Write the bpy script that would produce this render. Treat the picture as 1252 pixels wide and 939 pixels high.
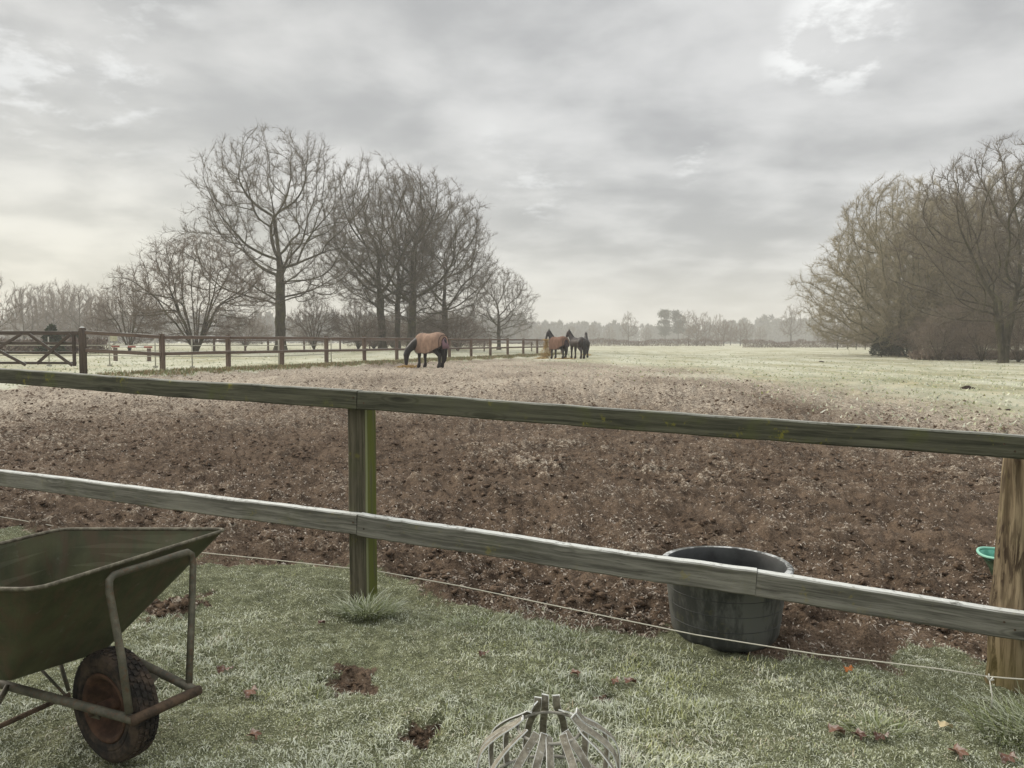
import bpy, bmesh, math, random
import numpy as np
from mathutils import Vector, Matrix, kdtree
SC = bpy.context.scene
for o in list(bpy.data.objects): bpy.data.objects.remove(o)
COL = SC.collection
R = math.radians

# ------------------------------------------------------------------ camera
PW, PH, F = 1252.0, 939.0, 941.0
HOR = 418.0
CAM_Z = 1.6
PITCH = math.atan((PH / 2 - HOR) / F)
cam = bpy.data.cameras.new('camera')
cam.sensor_width = 36.0
cam.lens = F / PW * 36.0
cam.clip_start, cam.clip_end = 0.05, 6000
co = bpy.data.objects.new('camera', cam); COL.objects.link(co)
co.location = (0, 0, CAM_Z)
co.rotation_euler = (math.pi / 2 - PITCH, 0, 0)
SC.camera = co
_cp, _sp = math.cos(PITCH), math.sin(PITCH)

def at(u, v, Y):
    """world point on the plane y=Y seen at photo pixel u,v"""
    a, b = (u - PW / 2) / F, (PH / 2 - v) / F
    d = (a, _cp + b * _sp, -_sp + b * _cp)
    k = Y / d[1]
    return (d[0] * k, Y, CAM_Z + d[2] * k)

# ------------------------------------------------------------------ light and sky
SUN_EL, SUN_AZ = R(32), R(-62)          # azimuth from +y towards +x
sun = bpy.data.lights.new('sun', 'SUN'); sun.energy = 1.5; sun.angle = R(35); sun.color = (1.0, .91, .78)
so = bpy.data.objects.new('sun', sun); COL.objects.link(so)
sd = Vector((math.sin(SUN_AZ) * math.cos(SUN_EL), math.cos(SUN_AZ) * math.cos(SUN_EL), math.sin(SUN_EL)))
so.rotation_euler = sd.to_track_quat('Z', 'Y').to_euler()
so.location = (-20, 10, 30)
SC.view_settings.view_transform = 'Standard'
SC.view_settings.look = 'None'
SC.view_settings.exposure = 0.85
SC.view_settings.gamma = 1.0
SC.cycles.use_denoising = True
SC.cycles.use_adaptive_sampling = False
SC.cycles.max_bounces = 6
SC.cycles.volume_bounces = 1
SC.cycles.transparent_max_bounces = 8

world = bpy.data.worlds.new('World'); SC.world = world; world.use_nodes = True
class NT:
    """tiny node-graph helper"""
    def __init__(s, tree): s.t = tree; s.t.nodes.clear()
    def n(s, kind, ins=None, **props):
        nd = s.t.nodes.new(kind)
        for k, v in props.items(): setattr(nd, k, v)
        for k, v in (ins or {}).items():
            sock = nd.inputs[k]
            if hasattr(v, 'is_output'): s.t.links.new(v, sock)
            else: sock.default_value = v
        return nd
    def math(s, op, a, b=0.0, clamp=False):
        return s.n('ShaderNodeMath', {0: a, 1: b}, operation=op, use_clamp=clamp).outputs[0]
    def vmath(s, op, a, b=(0, 0, 0)):
        return s.n('ShaderNodeVectorMath', {0: a, 1: b}, operation=op).outputs[0]
    def noise(s, vec, scale, detail=4.0, rough=.55, dist=0.0):
        return s.n('ShaderNodeTexNoise', {'Vector': vec, 'Scale': scale, 'Detail': detail, 'Roughness': rough, 'Distortion': dist}).outputs[0]
    def ramp(s, fac, lo, hi):
        return s.n('ShaderNodeMapRange', {0: fac, 1: lo, 2: hi, 3: 0.0, 4: 1.0}, interpolation_type='SMOOTHSTEP').outputs[0]
    def mix(s, fac, a, b):
        m = s.n('ShaderNodeMix', data_type='RGBA')
        for k, v in ((0, fac), (6, a), (7, b)):
            if hasattr(v, 'is_output'): s.t.links.new(v, m.inputs[k])
            else: m.inputs[k].default_value = v if k == 0 else (*v, 1.0)
        return m.outputs[2]
    def scale(s, vec, sx, sy, sz): return s.vmath('MULTIPLY', vec, (sx, sy, sz))

w = NT(world.node_tree)
tc = w.n('ShaderNodeTexCoord').outputs['Generated']
dirn = w.vmath('NORMALIZE', tc)
sep = w.n('ShaderNodeSeparateXYZ', {0: dirn})
dx, dy, dz = sep.outputs
up = w.math('MAXIMUM', dz, 0.0)
den = w.math('ADD', up, 0.20)
px_ = w.math('DIVIDE', dx, den); py_ = w.math('DIVIDE', dy, den)
pv = w.n('ShaderNodeCombineXYZ', {0: px_, 1: py_, 2: 3.7}).outputs[0]
n1 = w.noise(pv, 2.7, 7, .52, .15)
n2 = w.noise(w.vmath('ADD', pv, (7.3, 2.1, 0)), .9, 4, .5, .3)
n3 = w.noise(w.scale(pv, .6, 1.5, 1), 2.2, 6, .55, .2)
cl = w.math('ADD', w.math('MULTIPLY', n1, .60), w.math('ADD', w.math('MULTIPLY', n2, .45), w.math('MULTIPLY', n3, .14)))
clf = w.ramp(cl, .45, .74)
low = w.ramp(dz, .30, .0)                                # 1 at the horizon
left = w.ramp(dx, .25, -.55)                             # 1 to the left
grey = w.mix(clf, (2.48, 2.50, 2.52), (4.18, 4.18, 4.14))
warmc = w.mix(clf, (3.36, 3.24, 2.78), (5.1, 4.87, 4.15))
sky = w.mix(w.math('MULTIPLY', w.math('ADD', w.math('MULTIPLY', left, .85), .15), w.math('ADD', w.math('MULTIPLY', low, .7), .25)), grey, warmc)
sky = w.mix(w.math('MULTIPLY', w.ramp(dz, .14, .0), .45), sky, (3.85, 3.72, 3.32))
# thin places in the cloud deck where it is brighter
def gap(u, v, lo, hi, nz):
    p = Vector(at(u, v, 100)) - Vector((0, 0, CAM_Z)); p.normalize()
    d = w.n('ShaderNodeVectorMath', {0: dirn, 1: tuple(p)}, operation='DOT_PRODUCT').outputs['Value']
    k = w.ramp(d, lo, hi)
    return w.math('MULTIPLY', k, w.ramp(nz, .50, .66))
ng = w.noise(w.vmath('ADD', pv, (1.3, 4.4, 0)), 5.0, 7, .62, .1)
for (u, v, lo, hi, st) in ((1030, 40, .9968, .9997, .85), (962, 74, .9994, .99996, .5), (852, 190, .9988, .9999, .45), (640, 215, .996, .9998, .35), (75, 45, .985, .9995, .45)):
    g = w.math('MULTIPLY', gap(u, v, lo, hi, ng), st)
    sky = w.mix(g, sky, (6.0, 6.05, 5.95))
zen = w.n('ShaderNodeMapRange', {0: dz, 1: .42, 2: .95, 3: 1.0, 4: 2.9}).outputs[0]      # an overcast sky is brightest overhead
sky = w.vmath('MULTIPLY', sky, w.n('ShaderNodeCombineXYZ', {0: zen, 1: zen, 2: zen}).outputs[0])
nish = w.n('ShaderNodeTexSky', sky_type='NISHITA', sun_disc=False, sun_elevation=SUN_EL, sun_rotation=SUN_AZ).outputs[0]
sky = w.mix(.94, nish, sky)
below = w.ramp(dz, -.02, -.10)
sky = w.mix(below, sky, (.95, .92, .78))
bg = w.n('ShaderNodeBackground', {'Color': sky, 'Strength': 0.1})
wo = w.n('ShaderNodeOutputWorld', {'Surface': bg.outputs[0]})

# ------------------------------------------------------------------ numpy noise
def _hash(ix, iy, seed):
    h = (ix.astype(np.int64) * 374761393 + iy.astype(np.int64) * 668265263 + seed * 974634777) & 0xffffffff
    h = ((h ^ (h >> 13)) * 1274126177) & 0xffffffff
    h = h ^ (h >> 16)
    return (h & 0xffff) / 65535.0
def vnoise(x, y, seed=0):
    x = np.asarray(x, float); y = np.asarray(y, float)
    ix, iy = np.floor(x), np.floor(y); fx, fy = x - ix, y - iy
    fx = fx * fx * fx * (fx * (fx * 6 - 15) + 10); fy = fy * fy * fy * (fy * (fy * 6 - 15) + 10)
    a, b, c, d = (_hash(ix + i, iy + j, seed) for i, j in ((0, 0), (1, 0), (0, 1), (1, 1)))
    return (a * (1 - fx) + b * fx) * (1 - fy) + (c * (1 - fx) + d * fx) * fy
def fbm(x, y, octs=4, seed=0, gain=.5):
    s = 0; a = 1; t = 0
    x = np.asarray(x, float); y = np.asarray(y, float)
    for k in range(octs):
        s = s + a * vnoise(x, y, seed + k * 17); t += a; a *= gain
        x, y = x * 1.6 + y * 1.2 + 3.1, y * 1.6 - x * 1.2 + 7.7
    return s / t
def sstep(a, b, x):
    t = np.clip((np.asarray(x, float) - a) / (b - a), 0, 1); return t * t * (3 - 2 * t)

# ------------------------------------------------------------------ ground shape
F0, FD = np.array((-11.8, 26.0)), np.array((.369, .929))          # far paddock fence: first post, direction
def fence_side(x, y):          # signed metres to the left/behind of the far fence
    return -((x - F0[0]) * FD[1] - (y - F0[1]) * FD[0])
GB = np.array([(-9, 9.0), (-4.3, 6.15), (-2.25, 5.6), (-1.1, 5.2), (-.13, 4.68), (.77, 4.25), (1.59, 4.15), (2.4, 4.0), (6, 3.6)])
MR = np.array([(3.0, 15), (10, 13.5), (14, 12.4), (17, 11.2), (22, 9.6), (30, 7.0), (44, 3.0), (52, .5), (60, -2)])   # y -> x of the right edge of mud
PATCH = ((-.76, 3.55, .11), (-.36, 3.03, .08), (-2.0, 4.35, .22), (.43, 3.42, .06))
def mud_mask(x, y):
    x = np.asarray(x, float); y = np.asarray(y, float)
    jit = (fbm(x * 2.2, y * 2.2, 4, 5) - .5)
    near = sstep(-.22, .22, y - np.interp(x, GB[:, 0], GB[:, 1]) + jit * .9)
    wid = 3.0 + y * .26
    edge = np.interp(y, MR[:, 0], MR[:, 1]) + (fbm(x * .25, y * .12, 4, 9) - .5) * 9
    right = sstep(wid, -wid, x - edge)
    fs = fence_side(x, y)
    leftm = sstep(-.35, -1.3, fs + jit * 1.5) * sstep(64, 52, y + x * .5)
    m = near * right * leftm
    for (a, b, r) in PATCH:
        d = np.hypot(x - a, (y - b) * .8) / r + jit * 1.6 + (fbm(x * 14, y * 14, 3, 15) - .5) * 1.6
        m = np.maximum(m, sstep(1.25, .6, d))
    return m
def base_z(x, y):
    x = np.asarray(x, float); y = np.asarray(y, float)
    S = sstep(5.5, 26, y)
    H = .46 - .31 * sstep(2, 25, x)
    z = H * S - .025 * np.clip(x, -6, 5) * (1 - S)
    z = z + .30 * sstep(35, 75, y) * sstep(-2, -14, x)
    fs = fence_side(x, y)
    z = z + .15 * np.exp(-((fs + .25) / .6) ** 2) * sstep(20, 25, y)
    return z
def micro(x, y, m):
    b1 = np.abs(fbm(x * 2.1, y * 2.1, 2, 21) - .5) * 2
    b2 = np.abs(fbm(x * 5.5, y * 5.5, 3, 33) - .5) * 2
    b3 = fbm(x * 17, y * 17, 3, 47)
    b4 = np.abs(fbm(x * 30, y * 30, 2, 53) - .5)
    mud = (b1 * .135 + b2 * .085) * sstep(3.4, 4.4, y) + (b3 - .5) * .085 + b4 * .05 - .075 + .03 * sstep(4.2, 3.6, y)
    gr = (fbm(x * 1.3, y * 1.3, 3, 61) - .5) * .08 + (fbm(x * 7, y * 7, 3, 71) - .5) * .055
    far = np.clip(1 - (np.hypot(x, y) - 60) / 60, .0, 1)
    return (m * mud + (1 - m) * gr) * far
def gz(x, y):
    x = np.asarray(x, float); y = np.asarray(y, float)
    return base_z(x, y) + micro(x, y, mud_mask(x, y))
def gzf(x, y): return float(base_z(x, y))

# ------------------------------------------------------------------ mesh helpers
def np_mesh(name, V, F, mats, attrs=None, smooth=False, matidx=None):
    """V (n,3); F (m,3) or (m,4) int array; attrs {name: per-vertex float array}"""
    V = np.asarray(V, np.float32); F = np.asarray(F, np.int32)
    me = bpy.data.meshes.new(name)
    k = F.shape[1]
    me.vertices.add(len(V)); me.vertices.foreach_set('co', V.ravel())
    me.loops.add(F.size); me.loops.foreach_set('vertex_index', F.ravel())
    me.polygons.add(len(F))
    me.polygons.foreach_set('loop_start', np.arange(0, F.size, k, dtype=np.int32))
    me.polygons.foreach_set('loop_total', np.full(len(F), k, np.int32))
    if smooth: me.polygons.foreach_set('use_smooth', np.ones(len(F), bool))
    for m in mats: me.materials.append(m)
    for an, arr in (attrs or {}).items():
        arr = np.asarray(arr, np.float32)
        if arr.ndim == 1:
            a = me.attributes.new(an, 'FLOAT', 'POINT'); a.data.foreach_set('value', arr)
        else:
            a = me.attributes.new(an, 'FLOAT_VECTOR', 'POINT'); a.data.foreach_set('vector', arr.ravel())
    me.update(calc_edges=True); me.validate()
    return me
def link(name, me, parent=None, loc=None):
    o = bpy.data.objects.new(name, me); COL.objects.link(o)
    if parent is not None: o.parent = parent
    if loc is not None: o.location = loc
    return o
def tag(o, label=None, cat=None, group=None, kind=None):
    if label: o['label'] = label
    if cat: o['category'] = cat
    if group: o['group'] = group
    if kind: o['kind'] = kind
    return o
def thing(name, label, cat, loc, group=None, rz=0):
    o = bpy.data.objects.new(name, None); COL.objects.link(o)
    o.location = loc; o.rotation_euler = (0, 0, rz); o.empty_display_size = .2
    return tag(o, label, cat, group)

class MB:
    """collects shapes in WORLD coordinates; build() makes one mesh, local to its parent (unrotated parents)"""
    def __init__(s): s.v = []; s.f = []; s.g = []; s.sm = []
    def add(s, vs, fs, g=None, smooth=False):
        b = len(s.v)
        s.v += [tuple(p) for p in vs]; s.f += [tuple(i + b for i in f) for f in fs]
        s.g += [tuple(q) for q in (g if g is not None else vs)]
        s.sm += [smooth] * len(fs)
    def tube(s, pts, rad, n=8, closed=False, caps=True, up=None, smooth=True, flat=None):
        pts = [Vector(p) for p in pts]; m = len(pts)
        if not hasattr(rad, '__len__'): rad = [rad] * m
        vs, g, fs = [], [], []; prev = None; L = 0
        for i, p in enumerate(pts):
            if closed: t = (pts[(i + 1) % m] - pts[i - 1])
            else: t = pts[min(i + 1, m - 1)] - pts[max(i - 1, 0)]
            t.normalize()
            if prev is None:
                a = Vector(up) if up else (Vector((0, 0, 1)) if abs(t.z) < .9 else Vector((1, 0, 0)))
                prev = (a - t * a.dot(t)).normalized()
            else:
                prev = (prev - t * prev.dot(t)); prev.normalize()
            q = t.cross(prev)
            if i: L += (p - pts[i - 1]).length
            for k in range(n):
                an = 2 * math.pi * k / n
                c, sn = math.cos(an), math.sin(an)
                if flat: c *= flat
                vs.append(p + prev * (c * rad[i]) + q * (sn * rad[i])); g.append((L, c * rad[i], sn * rad[i]))
        for i in range(m if closed else m - 1):
            j = (i + 1) % m
            for k in range(n):
                k2 = (k + 1) % n
                fs.append((i * n + k, i * n + k2, j * n + k2, j * n + k))
        if caps and not closed:
            fs.append(tuple(range(n - 1, -1, -1))); fs.append(tuple((m - 1) * n + k for k in range(n)))
        s.add(vs, fs, g, smooth)
    def beam(s, p0, p1, w, h, upv=(0, 0, 1), ch=.006, segs=12, jit=0.0, rnd=None, taper=1.0, bow=0.0):
        """rectangular timber with chamfered long edges, slightly uneven"""
        p0, p1 = Vector(p0), Vector(p1); t = (p1 - p0); L = t.length; t.normalize()
        u = Vector(upv); u = (u - t * u.dot(t)).normalized(); q = u.cross(t)
        prof = [(-w / 2 + ch, -h / 2), (w / 2 - ch, -h / 2), (w / 2, -h / 2 + ch), (w / 2, h / 2 - ch), (w / 2 - ch, h / 2), (-w / 2 + ch, h / 2), (-w / 2, h / 2 - ch), (-w / 2, -h / 2 + ch)]
        vs, g, fs = [], [], []
        rnd = rnd or random.Random(1); off = rnd.uniform(0, 50); bw = rnd.uniform(-1, 1) * bow; bp = rnd.uniform(0, 6)
        for i in range(segs + 1):
            k = i / segs; ox = rnd.uniform(-jit, jit); oz = rnd.uniform(-jit, jit) + bw * math.sin(math.pi * k) + bow * .5 * math.sin(9 * k + bp) * math.sin(math.pi * k); sc = 1 + (taper - 1) * k
            for (a, b) in prof:
                vs.append(p0 + t * (L * k) + q * (a * sc + ox) + u * (b * sc + oz) + q * rnd.uniform(-jit, jit) * .4)
                g.append((off + L * k, a, b))
        n = 8
        for i in range(segs):
            for k in range(n):
                k2 = (k + 1) % n; fs.append((i * n + k, i * n + k2, (i + 1) * n + k2, (i + 1) * n + k))
        fs.append(tuple(range(n - 1, -1, -1))); fs.append(tuple(segs * n + k for k in range(n)))
        s.add(vs, fs, g)
    def box(s, c, sx, sy, sz, rz=0):
        c = Vector(c); M = Matrix.Rotation(rz, 3, 'Z'); vs = []
        for i in (-1, 1):
            for j in (-1, 1):
                for k in (-1, 1): vs.append(c + M @ Vector((i * sx / 2, j * sy / 2, k * sz / 2)))
        s.add(vs, [(0, 1, 3, 2), (4, 6, 7, 5), (0, 4, 5, 1), (2, 3, 7, 6), (0, 2, 6, 4), (1, 5, 7, 3)])
    def lathe(s, prof, c, n=40, smooth=True, squash=1.0, close=False):
        vs, fs = [], []; m = len(prof); cx, cy, cz = c
        for (r, z) in prof:
            for k in range(n):
                a = 2 * math.pi * k / n
                vs.append((cx + r * math.cos(a), cy + r * math.sin(a) * squash, cz + z))
        for i in range(m if close else m - 1):
            j = (i + 1) % m
            for k in range(n):
                k2 = (k + 1) % n; fs.append((i * n + k, i * n + k2, j * n + k2, j * n + k))
        s.add(vs, fs, None, smooth)
    def build(s, name, mat, parent=None, rel=True):
        off = Vector(parent.matrix_basis.translation) if (parent is not None and rel) else Vector((0, 0, 0))
        if rel and parent is not None and parent.parent is not None: off = off + Vector(parent.parent.location)
        me = bpy.data.meshes.new(name)
        me.from_pydata([tuple(Vector(p) - off) for p in s.v], [], s.f)
        me.polygons.foreach_set('use_smooth', s.sm)
        a = me.attributes.new('gc', 'FLOAT_VECTOR', 'POINT'); a.data.foreach_set('vector', [c for g in s.g for c in g])
        for m in (mat if isinstance(mat, (list, tuple)) else [mat]): me.materials.append(m)
        me.update()
        return link(name, me, parent)

# ------------------------------------------------------------------ materials
def mat(name, fn, rough=.8, spec=.3):
    m = bpy.data.materials.new(name); m.use_nodes = True
    n = NT(m.node_tree)
    bs = n.n('ShaderNodeBsdfPrincipled', {'Roughness': rough, 'Specular IOR Level': spec})
    n.n('ShaderNodeOutputMaterial', {'Surface': bs.outputs[0]})
    n.bs = bs
    c = fn(n)
    if hasattr(c, 'is_output'): n.t.links.new(c, bs.inputs['Base Color'])
    elif c is not None: bs.inputs['Base Color'].default_value = (*c, 1)
    return m
def bump(n, h, strength=.4, dist=.01):
    b = n.n('ShaderNodeBump', {'Strength': strength, 'Distance': dist, 'Height': h})
    n.t.links.new(b.outputs[0], n.bs.inputs['Normal'])
def attr(n, name): return n.n('ShaderNodeAttribute', attribute_name=name)
def pos(n): return n.n('ShaderNodeNewGeometry').outputs['Position']
def objc(n): return n.n('ShaderNodeTexCoord').outputs['Object']
def nz(n): return n.n('ShaderNodeSeparateXYZ', {0: n.n('ShaderNodeNewGeometry').outputs['True Normal']}).outputs[2]
def rndo(n): return n.n('ShaderNodeObjectInfo').outputs['Random']

FROST = (.64, .66, .63)
def m_ground(n):
    p = pos(n); mud = attr(n, 'mud').outputs['Fac']; fr = attr(n, 'frost').outputs['Fac']
    h = attr(n, 'relief').outputs['Fac']
    f1 = n.noise(p, 9, 6, .65); f2 = n.noise(p, 45, 4, .65); f3 = n.noise(p, 1.1, 4, .55)
    f4 = n.noise(n.vmath('ADD', p, (3, 9, 1)), 20, 5, .7); f5 = n.noise(n.scale(p, .5, .18, 1), .6, 4, .6)
    soil = n.mix(n.ramp(f1, .3, .72), (.044, .030, .0205), (.15, .108, .075))
    soil = n.mix(n.ramp(f3, .4, .65), soil, n.mix(.5, soil, (.175, .127, .089)))
    soil = n.mix(n.math('MULTIPLY', n.ramp(f4, .55, .75), .5), soil, (.19, .15, .12))
    grass = n.mix(n.ramp(f1, .3, .7), (.13, .14, .07), (.30, .30, .185))
    grass = n.mix(n.ramp(f3, .35, .7), grass, (.40, .36, .23))
    f6 = n.noise(p, 75, 6, .72)
    soil = n.mix(n.math('MULTIPLY', n.ramp(f6, .52, .36), .75), soil, (.014, .0095, .007))
    soil = n.mix(n.math('MULTIPLY', n.ramp(f6, .54, .68), .55), soil, (.20, .152, .118))
    far = n.ramp(n.math('ADD', fr, 0.0), .45, .7)
    f7 = n.noise(n.scale(p, 1.0, .55, 1), 13, 6, .78)
    # frosted crumbs and shreds
    fz = n.math('ADD', n.math('MULTIPLY', f4, .55), n.math('MULTIPLY', f2, .45))
    fm = n.ramp(n.math('ADD', fz, n.math('MULTIPLY', n.math('ADD', fr, n.math('MULTIPLY', h, .3)), .24)), .59, .72)
    soil2 = n.mix(n.math('MULTIPLY', fm, .75), soil, (.52, .46, .37))
    soil2 = n.mix(n.math('MULTIPLY', far, n.ramp(f7, .50, .38)), soil2, (.075, .050, .036))
    soil2 = n.mix(n.math('MULTIPLY', far, n.math('MULTIPLY', n.ramp(f7, .54, .64), .7)), soil2, (.58, .525, .44))
    gfr = n.ramp(n.math('ADD', n.math('MULTIPLY', fz, .6), n.math('MULTIPLY', f5, .5)), .42, .68)
    grass2 = n.mix(n.math('MULTIPLY', gfr, .85), grass, (.58, .585, .485))
    near = attr(n, 'near').outputs['Fac']
    f8 = n.noise(n.vmath('ADD', p, (2, 5, 3)), 190, 4, .75)
    turf = n.mix(n.ramp(f8, .36, .62), (.036, .040, .018), (.28, .295, .175))
    turf = n.mix(n.math('MULTIPLY', n.ramp(f8, .58, .68), .8), turf, (.72, .75, .66))
    turf = n.mix(n.math('MULTIPLY', n.ramp(f4, .60, .42), .5), turf, (.035, .037, .018))
    grass2 = n.mix(near, grass2, turf)
    mk = n.ramp(n.math('ADD', mud, n.math('MULTIPLY', n.math('SUBTRACT', n.math('ADD', n.math('MULTIPLY', f1, .5), n.math('MULTIPLY', f4, .5)), .5), 1.9)), .30, .64)
    c = n.mix(mk, grass2, soil2)
    f5b = n.noise(p, 110, 3, .6)
    bump(n, n.math('ADD', n.math('ADD', f1, n.math('MULTIPLY', f2, .5)), n.math('MULTIPLY', f5b, .25)), .9, .03)
    return c
M_GROUND = mat('ground', m_ground, .95, .1)
M_CLOD = mat('soil_clod', lambda n: n.mix(n.math('MULTIPLY', n.ramp(n.noise(pos(n), 60, 5, .7), .56, .68), .40), n.mix(n.ramp(n.noise(pos(n), 40, 6, .7), .32, .66), (.026, .0170, .0115), (.14, .098, .067)), (.40, .36, .32)), .95, .1)
M_SHRED = mat('frosted_litter', lambda n: n.mix(attr(n, 'hue').outputs['Fac'], (.15, .105, .075), (.47, .43, .37)), .8, .2)

def m_blade(n):
    fr = attr(n, 'frost').outputs['Fac']; hu = attr(n, 'hue').outputs['Fac']; wa = attr(n, 'warm').outputs['Fac']
    g = n.mix(hu, (.095, .125, .035), (.29, .32, .155))
    g = n.mix(wa, g, (.40, .40, .08))
    g = n.mix(n.ramp(hu, .93, .97), g, (.30, .23, .13))
    return n.mix(fr, g, (.84, .87, .78))
M_BLADE = mat('frosted_grass', m_blade, .7, .25)

def wood(dark, light, frost=1.0, algae=.6, along=2.0, moss=(.17, .16, .03)):
    def fn(n):
        g = attr(n, 'gc').outputs['Vector']; r = n.n('ShaderNodeCombineXYZ', {0: rndo(n), 1: 0, 2: rndo(n)}).outputs[0]
        v = n.vmath('ADD', g, n.scale(r, 40, 1, 9))
        gr = n.noise(n.scale(v, along, 45, 45), 1.0, 6, .65, .4)
        gr2 = n.noise(n.scale(v, along * 4, 120, 120), 1.0, 4, .6)
        bl = n.noise(v, 5, 5, .6); bl2 = n.noise(n.vmath('ADD', v, (5, 5, 5)), 14, 6, .72)
        c = n.mix(n.ramp(gr, .32, .68), dark, light)
        c = n.mix(n.math('MULTIPLY', n.ramp(gr2, .55, .72), .6), c, tuple(x * .35 for x in dark))
        c = n.mix(n.math('MULTIPLY', n.ramp(bl, .5, .72), algae), c, (.085, .095, .035))
        c = n.mix(n.math('MULTIPLY', n.math('MULTIPLY', n.ramp(bl2, .58, .66), n.ramp(bl, .40, .60)), algae * 1.3, True), c, moss)
        kn = n.n('ShaderNodeTexVoronoi', {'Vector': n.scale(v, 1.7, 8, 8), 'Scale': 1.0}).outputs['Distance']
        c = n.mix(n.math('MULTIPLY', n.ramp(kn, .17, .10), .75), c, tuple(x * .4 for x in dark))
        c = n.mix(n.math('MULTIPLY', n.ramp(n.math('ABSOLUTE', n.math('SUBTRACT', kn, .2)), .03, .0), .4), c, tuple(x * .6 for x in dark))
        wr = n.noise(n.scale(v, .8, 3, 3), 1.3, 4, .6)
        c = n.mix(n.math('MULTIPLY', n.ramp(wr, .52, .70), .45), c, light)
        top = n.ramp(nz(n), .55, .95)
        ff = n.math('MULTIPLY', top, n.ramp(n.math('ADD', n.noise(v, 30, 5, .7), n.math('MULTIPLY', bl, .5)), .50, .74))
        c = n.mix(n.math('MULTIPLY', ff, frost, True), c, FROST)
        bump(n, n.math('ADD', gr, gr2), .5, .004)
        return c
    return fn
M_RAIL = mat('weathered_rail', wood((.078, .076, .062), (.235, .23, .195), .92, .28, 2.0, (.26, .22, .045)), .85, .2)
M_RAILTOP = mat('weathered_top_rail', wood((.040, .041, .029), (.115, .114, .080), .35, .75), .85, .2)
def m_post(n):
    c = wood((.045, .043, .028), (.125, .112, .078), .6, .32, 2.0)(n)
    g = n.n('ShaderNodeSeparateXYZ', {0: attr(n, 'gc').outputs['Vector']}).outputs
    v = attr(n, 'gc').outputs['Vector']
    k = n.math('MULTIPLY', n.ramp(g[2], .050, .060), n.ramp(n.noise(n.scale(v, 2, 14, 14), 1.5, 5, .6), .25, .55))
    c = n.mix(n.math('MULTIPLY', k, .85), c, (.105, .125, .018))
    e = n.math('MULTIPLY', n.ramp(g[2], .0535, .056), n.ramp(g[1], .0535, .056))
    return n.mix(n.math('MULTIPLY', e, .8), c, (.24, .25, .15))
M_POST = mat('green_post', m_post, .85, .2)
def m_log(n):
    c = wood((.075, .054, .032), (.265, .212, .137), .15, .15, 1.4, (.12, .12, .03))(n)
    v = attr(n, 'gc').outputs['Vector']
    cr_ = n.noise(n.scale(v, 5, 26, 26), 1.0, 5, .65, .8); bl = n.noise(n.scale(v, 2, 7, 7), 1, 3, .5)
    c = n.mix(n.math('MULTIPLY', n.ramp(cr_, .50, .60), n.ramp(bl, .38, .58)), c, (.028, .017, .010))
    g = n.n('ShaderNodeSeparateXYZ', {0: v}).outputs
    c = n.mix(n.math('MULTIPLY', n.ramp(g[0], .35, .05), .45), c, (.10, .085, .022))
    bump(n, cr_, -.9, .02); return c
M_LOG = mat('stripped_log', m_log, .85, .2)
M_FARWOOD = mat('brown_fence_wood', wood((.085, .062, .050), (.20, .15, .12), 1.4, .15, 1.0), .85, .2)
M_GATE = mat('gate_wood', wood((.05, .040, .034), (.115, .09, .075), 1.0, .15, 1.0), .85, .2)

def m_tray(n):
    p = objc(n); a = n.noise(p, 4, 6, .65); b = n.noise(n.scale(p, 9, 9, 2.2), 1.6, 6, .7); c2 = n.noise(p, 24, 5, .7)
    c = n.mix(n.ramp(a, .3, .7), (.030, .035, .015), (.082, .085, .042))
    c = n.mix(n.math('MULTIPLY', n.ramp(b, .44, .66), .75), c, (.078, .052, .030))
    c = n.mix(n.math('MULTIPLY', n.ramp(c2, .6, .72), .5), c, (.13, .125, .095))
    bump(n, b, .15, .004); return c
M_TRAY = mat('green_painted_steel', m_tray, .62, .35)
M_RIM = mat('worn_rim_steel', lambda n: n.mix(n.ramp(n.noise(objc(n), 30, 5, .7), .4, .65), (.07, .062, .042), (.17, .155, .11)), .6, .35)
def m_tube(n):
    p = objc(n); a = n.noise(p, 14, 6, .7); b = n.noise(p, 50, 4, .7)
    c = n.mix(n.ramp(a, .35, .68), (.060, .058, .041), (.135, .125, .09))
    c = n.mix(n.math('MULTIPLY', n.ramp(b, .52, .66), .7), c, (.11, .055, .028)); return c
M_TUBE = mat('tubular_steel', m_tube, .6, .35)
M_RUST = mat('rusty_steel', lambda n: n.mix(n.ramp(n.noise(objc(n), 22, 6, .7), .35, .65), (.040, .031, .023), (.10, .068, .045)), .85, .2)
M_TYRE = mat('muddy_rubber', lambda n: n.mix(n.ramp(n.noise(objc(n), 13, 6, .7), .42, .66), (.020, .018, .016), (.075, .055, .040)), .9, .2)
M_HUB = mat('rusty_hub', lambda n: n.mix(n.ramp(n.noise(objc(n), 12, 6, .7), .35, .65), (.042, .025, .017), (.105, .058, .037)), .8, .2)
def m_tub(n, rim=False):
    p = objc(n); a = n.noise(n.scale(p, 1, 1, .3), 9, 5, .65); b = n.noise(p, 16, 6, .7)
    c = n.mix(n.ramp(a, .42, .58), (.038, .041, .038), (.105, .11, .10))
    c = n.mix(n.math('MULTIPLY', n.ramp(b, .56, .70), .45), c, (.12, .12, .055))
    if rim:
        top = n.math('MULTIPLY', n.ramp(nz(n), .35, .85), n.ramp(n.noise(p, 7, 5, .65), .42, .60))
        c = n.mix(top, c, (.60, .62, .62))
    return c
M_TUB = mat('black_tub_plastic', m_tub, .6, .3)
M_TUBRIM = mat('frosted_tub_rim', lambda n: m_tub(n, True), .6, .3)
M_TUBIN = mat('black_tub_inside', lambda n: n.mix(n.ramp(n.noise(objc(n), 6, 5, .6), .35, .65), (.018, .020, .021), (.05, .054, .054)), .5, .35)
M_ICE = mat('frozen_water', lambda n: (.05, .055, .055), .15, .5)
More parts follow.
